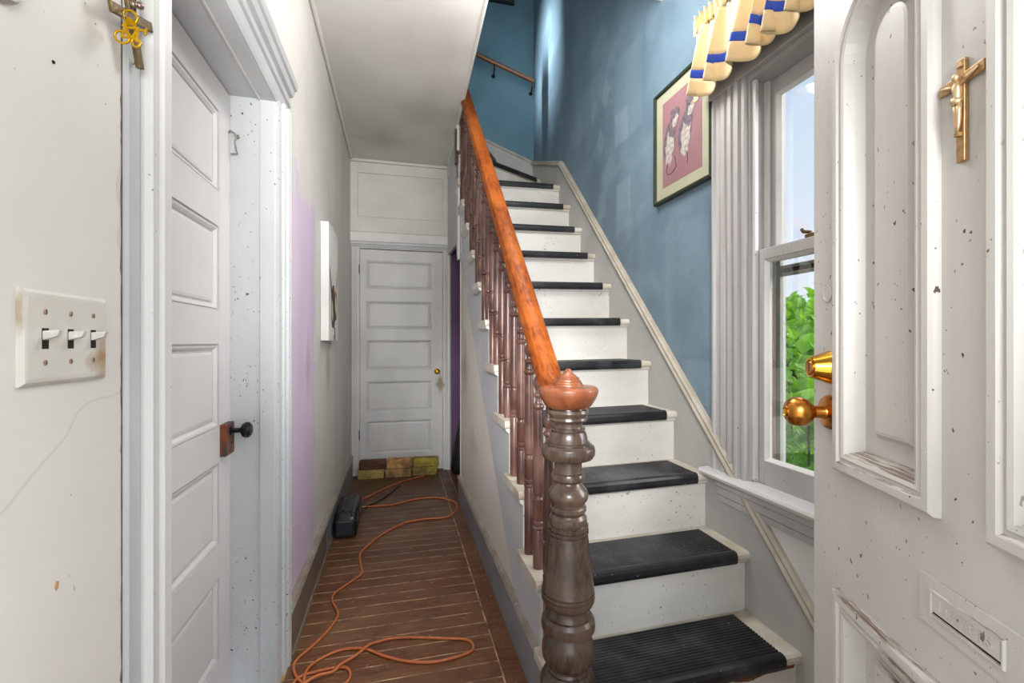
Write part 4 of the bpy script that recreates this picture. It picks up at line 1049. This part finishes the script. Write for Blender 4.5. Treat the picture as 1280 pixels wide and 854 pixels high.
for i in range(6):
    MB().box((-.345 + .0, 3.03 + i * .045, .150), (-.325, 3.06 + i * .045, .157)).build('button', M['plastic2'], bb, bevel=.002)
MB().tube([(-.275, 2.99, .120), (-.285, 3.01, .163), (-.285, 3.30, .166), (-.275, 3.32, .13)], .007, 8).build('handle', M['plastic'], bb, smooth=True)
for yy in (3.0, 3.3):
    MB().box((-.37, yy, 0), (-.26, yy + .02, .010)).build('foot', M['plastic'], bb)

# bricks
bro = [(-.345, 4.200, 0, .01, 'yellowish lower brick at the left end of the door stop row'), (-.108, 4.196, 0, -.02, 'pale lower brick in the middle of the door stop row'), (.122, 4.198, 0, .015, 'mossy lower brick at the right end of the door stop row'),
       (-.330, 4.212, 1, -.03, 'dark brown upper brick at the left end of the door stop row'), (-.098, 4.205, 1, .01, 'broken-cornered upper brick in the middle of the door stop row'), (.134, 4.208, 1, -.015, 'mossy green upper brick at the right end of the door stop row')]
bmesh_ = None
for i, (x, y, lv, rz, lab) in enumerate(bro):
    mb = MB(); h = .076
    for_ = random.Random(i)
    c = Vector((x + .112, y + .045, 0)); zz0 = lv * .077 + (.0 if lv == 0 else 0)
    def jig(px, py, pz):
        v = Vector((px - c.x, py - c.y, 0)); v.rotate(Matrix.Rotation(rz, 3, 'Z'))
        return (c.x + v.x + for_.uniform(-.003, .003), c.y + v.y + for_.uniform(-.003, .003), pz + (for_.uniform(-.003, .002) if pz > zz0 + .01 else 0))
    if i == 4:
        poly = [(0, 0), (.195, 0), (.224, .035), (.224, .09), (0, .09)]
        mb.prism([(x + a, y + b) for a, b in poly], lambda a, b, hh: jig(a, b, hh), zz0, zz0 + h)
    else:
        mb.box((x, y, zz0), (x + .224, y + .09, zz0 + h), jig)
    o = mb.build('brick', BRK[i], bevel=.007)
    tag(o, lab, 'brick', 'bricks against the back door')

# cords
def smooth_path(pts, z=.0055, n=8):
    P = [Vector((*p[:2], p[2] if len(p) > 2 else z)) for p in pts]; res = []
    P = [P[0]] + P + [P[-1]]
    for i in range(1, len(P) - 2):
        for j in range(n):
            t_ = j / n; a, b, c, d = P[i - 1:i + 3]
            res.append(.5 * ((2 * b) + (-a + c) * t_ + (2 * a - 5 * b + 4 * c - d) * t_ ** 2 + (-a + 3 * b - 3 * c + d) * t_ ** 3))
    return res + [P[-2]]
oc = root('extension_cord', (0, 2.4, 0), 'orange extension cord looping along the hall floor', 'cord')
p1 = [(.225, 4.172), (.049, 4.064), (-.112, 3.882), (-.236, 3.70)]
p2 = [(-.215, 3.492), (-.120, 3.487), (-.044, 3.487), (.132, 3.567), (.283, 3.567), (.405, 3.444), (.412, 3.306), (.331, 3.156), (.17, 3.152), (.038, 3.115), (-.086, 2.976), (-.18, 2.804), (-.208, 2.708), (-.194, 2.581), (-.183, 2.491), (-.224, 2.42), (-.288, 2.33), (-.297, 2.263), (-.271, 2.191), (-.256, 2.125), (-.282, 2.029), (-.328, 1.938), (-.367, 1.878), (-.372, 1.823), (-.335, 1.75), (-.25, 1.66), (-.20, 1.62), (-.30, 1.60), (-.355, 1.66), (-.350, 1.76), (-.289, 1.785), (-.193, 1.786), (-.166, 1.735), (-.19, 1.69), (-.26, 1.67), (-.312, 1.72), (-.323, 1.781, .012), (-.298, 1.843), (-.219, 1.887), (-.129, 1.874), (-.052, 1.813), (.036, 1.76), (.137, 1.734), (.245, 1.748), (.286, 1.776), (.272, 1.829), (.195, 1.858), (.007, 1.91), (-.085, 1.897, .009), (-.115, 1.872, .017), (-.155, 1.834, .011), (-.205, 1.788, .016), (-.23, 1.768, .008), (-.30, 1.735, .016), (-.38, 1.62), (-.37, 1.35)]
MB().tube(smooth_path(p1 + [(-.305, 3.60), (-.318, 3.52)] + [(-.29, 3.485)] + p2), .0052, 8).build('cable', M['orange'], oc, smooth='all')
tag(MB().tube(smooth_path([(-.243, 3.36, .02), (-.215, 3.50, .006), (-.133, 3.597, .006), (-.048, 3.784, .006), (.010, 3.93, .006)], .006), .0042, 8).build('power_cord', M['blackcord'], smooth='all'), 'thin black power cord running from the portable stereo', 'cord')

# black bag in the recess
bgm = MB(); rg = random.Random(3); rings = []
for j, (z, r) in enumerate(((.0, .085), (.05, .105), (.14, .10), (.24, .085), (.33, .075), (.41, .055), (.46, .035), (.49, .028))):
    rings.append([(.575 + r * (1 + rg.uniform(-.16, .16)) * math.cos(2 * PI * i / 18), 4.22 + r * (1 + rg.uniform(-.16, .16)) * math.sin(2 * PI * i / 18), z + (rg.uniform(-.01, .01) if j else 0)) for i in range(18)])
bgm.loops(rings, True, True)
tag(bgm.build('rubbish_bag', M['bag'], smooth='all'), 'crumpled black bag standing in the recess beside the back door', 'bag')

# ------------------------------------------------------------------ outside
tag(MB().box((1.40, -8, -.62), (30, 30, -.60)).box((-30, -8, -.62), (-.7, 30, -.60)).box((-.7, -8, -.62), (1.4, -.5, -.6)).box((-.7, 4.6, -.62), (1.4, 30, -.6)).build('ground', M['soil'], org=(0, 0, 0)), 'green ground outside the window', None, None, 'structure')
def leafy(nm, label, c, rad, n, size, seed, stem=True, base=-.6):
    rg = random.Random(seed); r = root(nm, (c[0], c[1], base), label, 'shrub')
    mb = MB()
    for i in range(n):
        while True:
            v = Vector((rg.uniform(-1, 1), rg.uniform(-1, 1), rg.uniform(-1, 1)))
            if .25 < v.length < 1: break
        lump = 1 + .25 * math.sin(5 * v.x + seed) * math.cos(4 * v.z)
        p = Vector(c) + Vector((v.x * rad[0], v.y * rad[1], v.z * rad[2])) * lump
        s = size * rg.uniform(.5, 1.25)
        q = Matrix.Rotation(rg.uniform(0, 2 * PI), 3, 'Z') @ Matrix.Rotation(rg.uniform(-.3, 1.3), 3, 'X')
        pts = [(0, 0, 0), (-.32, .35, .10), (0, .45, 0), (.32, .35, .10), (-.22, .8, .06), (0, 1.05, -.08), (.22, .8, .06)]
        mb.add([p + q @ (Vector(a) * s) for a in pts], [(0, 2, 1), (0, 3, 2), (1, 2, 5, 4), (2, 3, 6, 5)])
    o = mb.build('foliage', M['leaf'], r); tag(o, kind='stuff')
    if stem:
        st_ = MB()
        for i in range(5):
            a = 2 * PI * i / 5
            st_.tube([(c[0] + .05 * math.cos(a), c[1] + .05 * math.sin(a), base), (c[0] + .4 * rad[0] * math.cos(a), c[1] + .4 * rad[1] * math.sin(a), (c[2] + base) / 2), (c[0] + .7 * rad[0] * math.cos(a), c[1] + .7 * rad[1] * math.sin(a), c[2] + .5 * rad[2])], [.02, .014, .006], 6)
        st_.build('stems', M['bark'], r)
    return r
leafy('leafy_shrub', 'bright green broad-leaved shrub just outside the window', (2.55, 2.35, .42), (.55, .6, .72), 420, .22, 3)
leafy('leafy_shrub', 'finer leaved green bush behind the broad-leaved shrub', (4.3, 4.1, .25), (1.3, 1.3, 1.15), 1500, .16, 5)
leafy('leafy_shrub', 'low dark bush at the foot of the window view', (3.1, 2.4, -.1), (.8, .8, .6), 900, .12, 8)
tr_ = leafy('garden_tree', 'pale green tree far outside the window', (13.0, 12.5, 1.1), (3.4, 3.0, 1.6), 1800, .5, 9)
tr_['category'] = 'tree'
tr2 = leafy('garden_tree', 'distant tree bough reaching into the sky behind the window', (9.0, 7.1, 1.85), (1.3, .8, .22), 500, .22, 11)
tr2['category'] = 'tree'
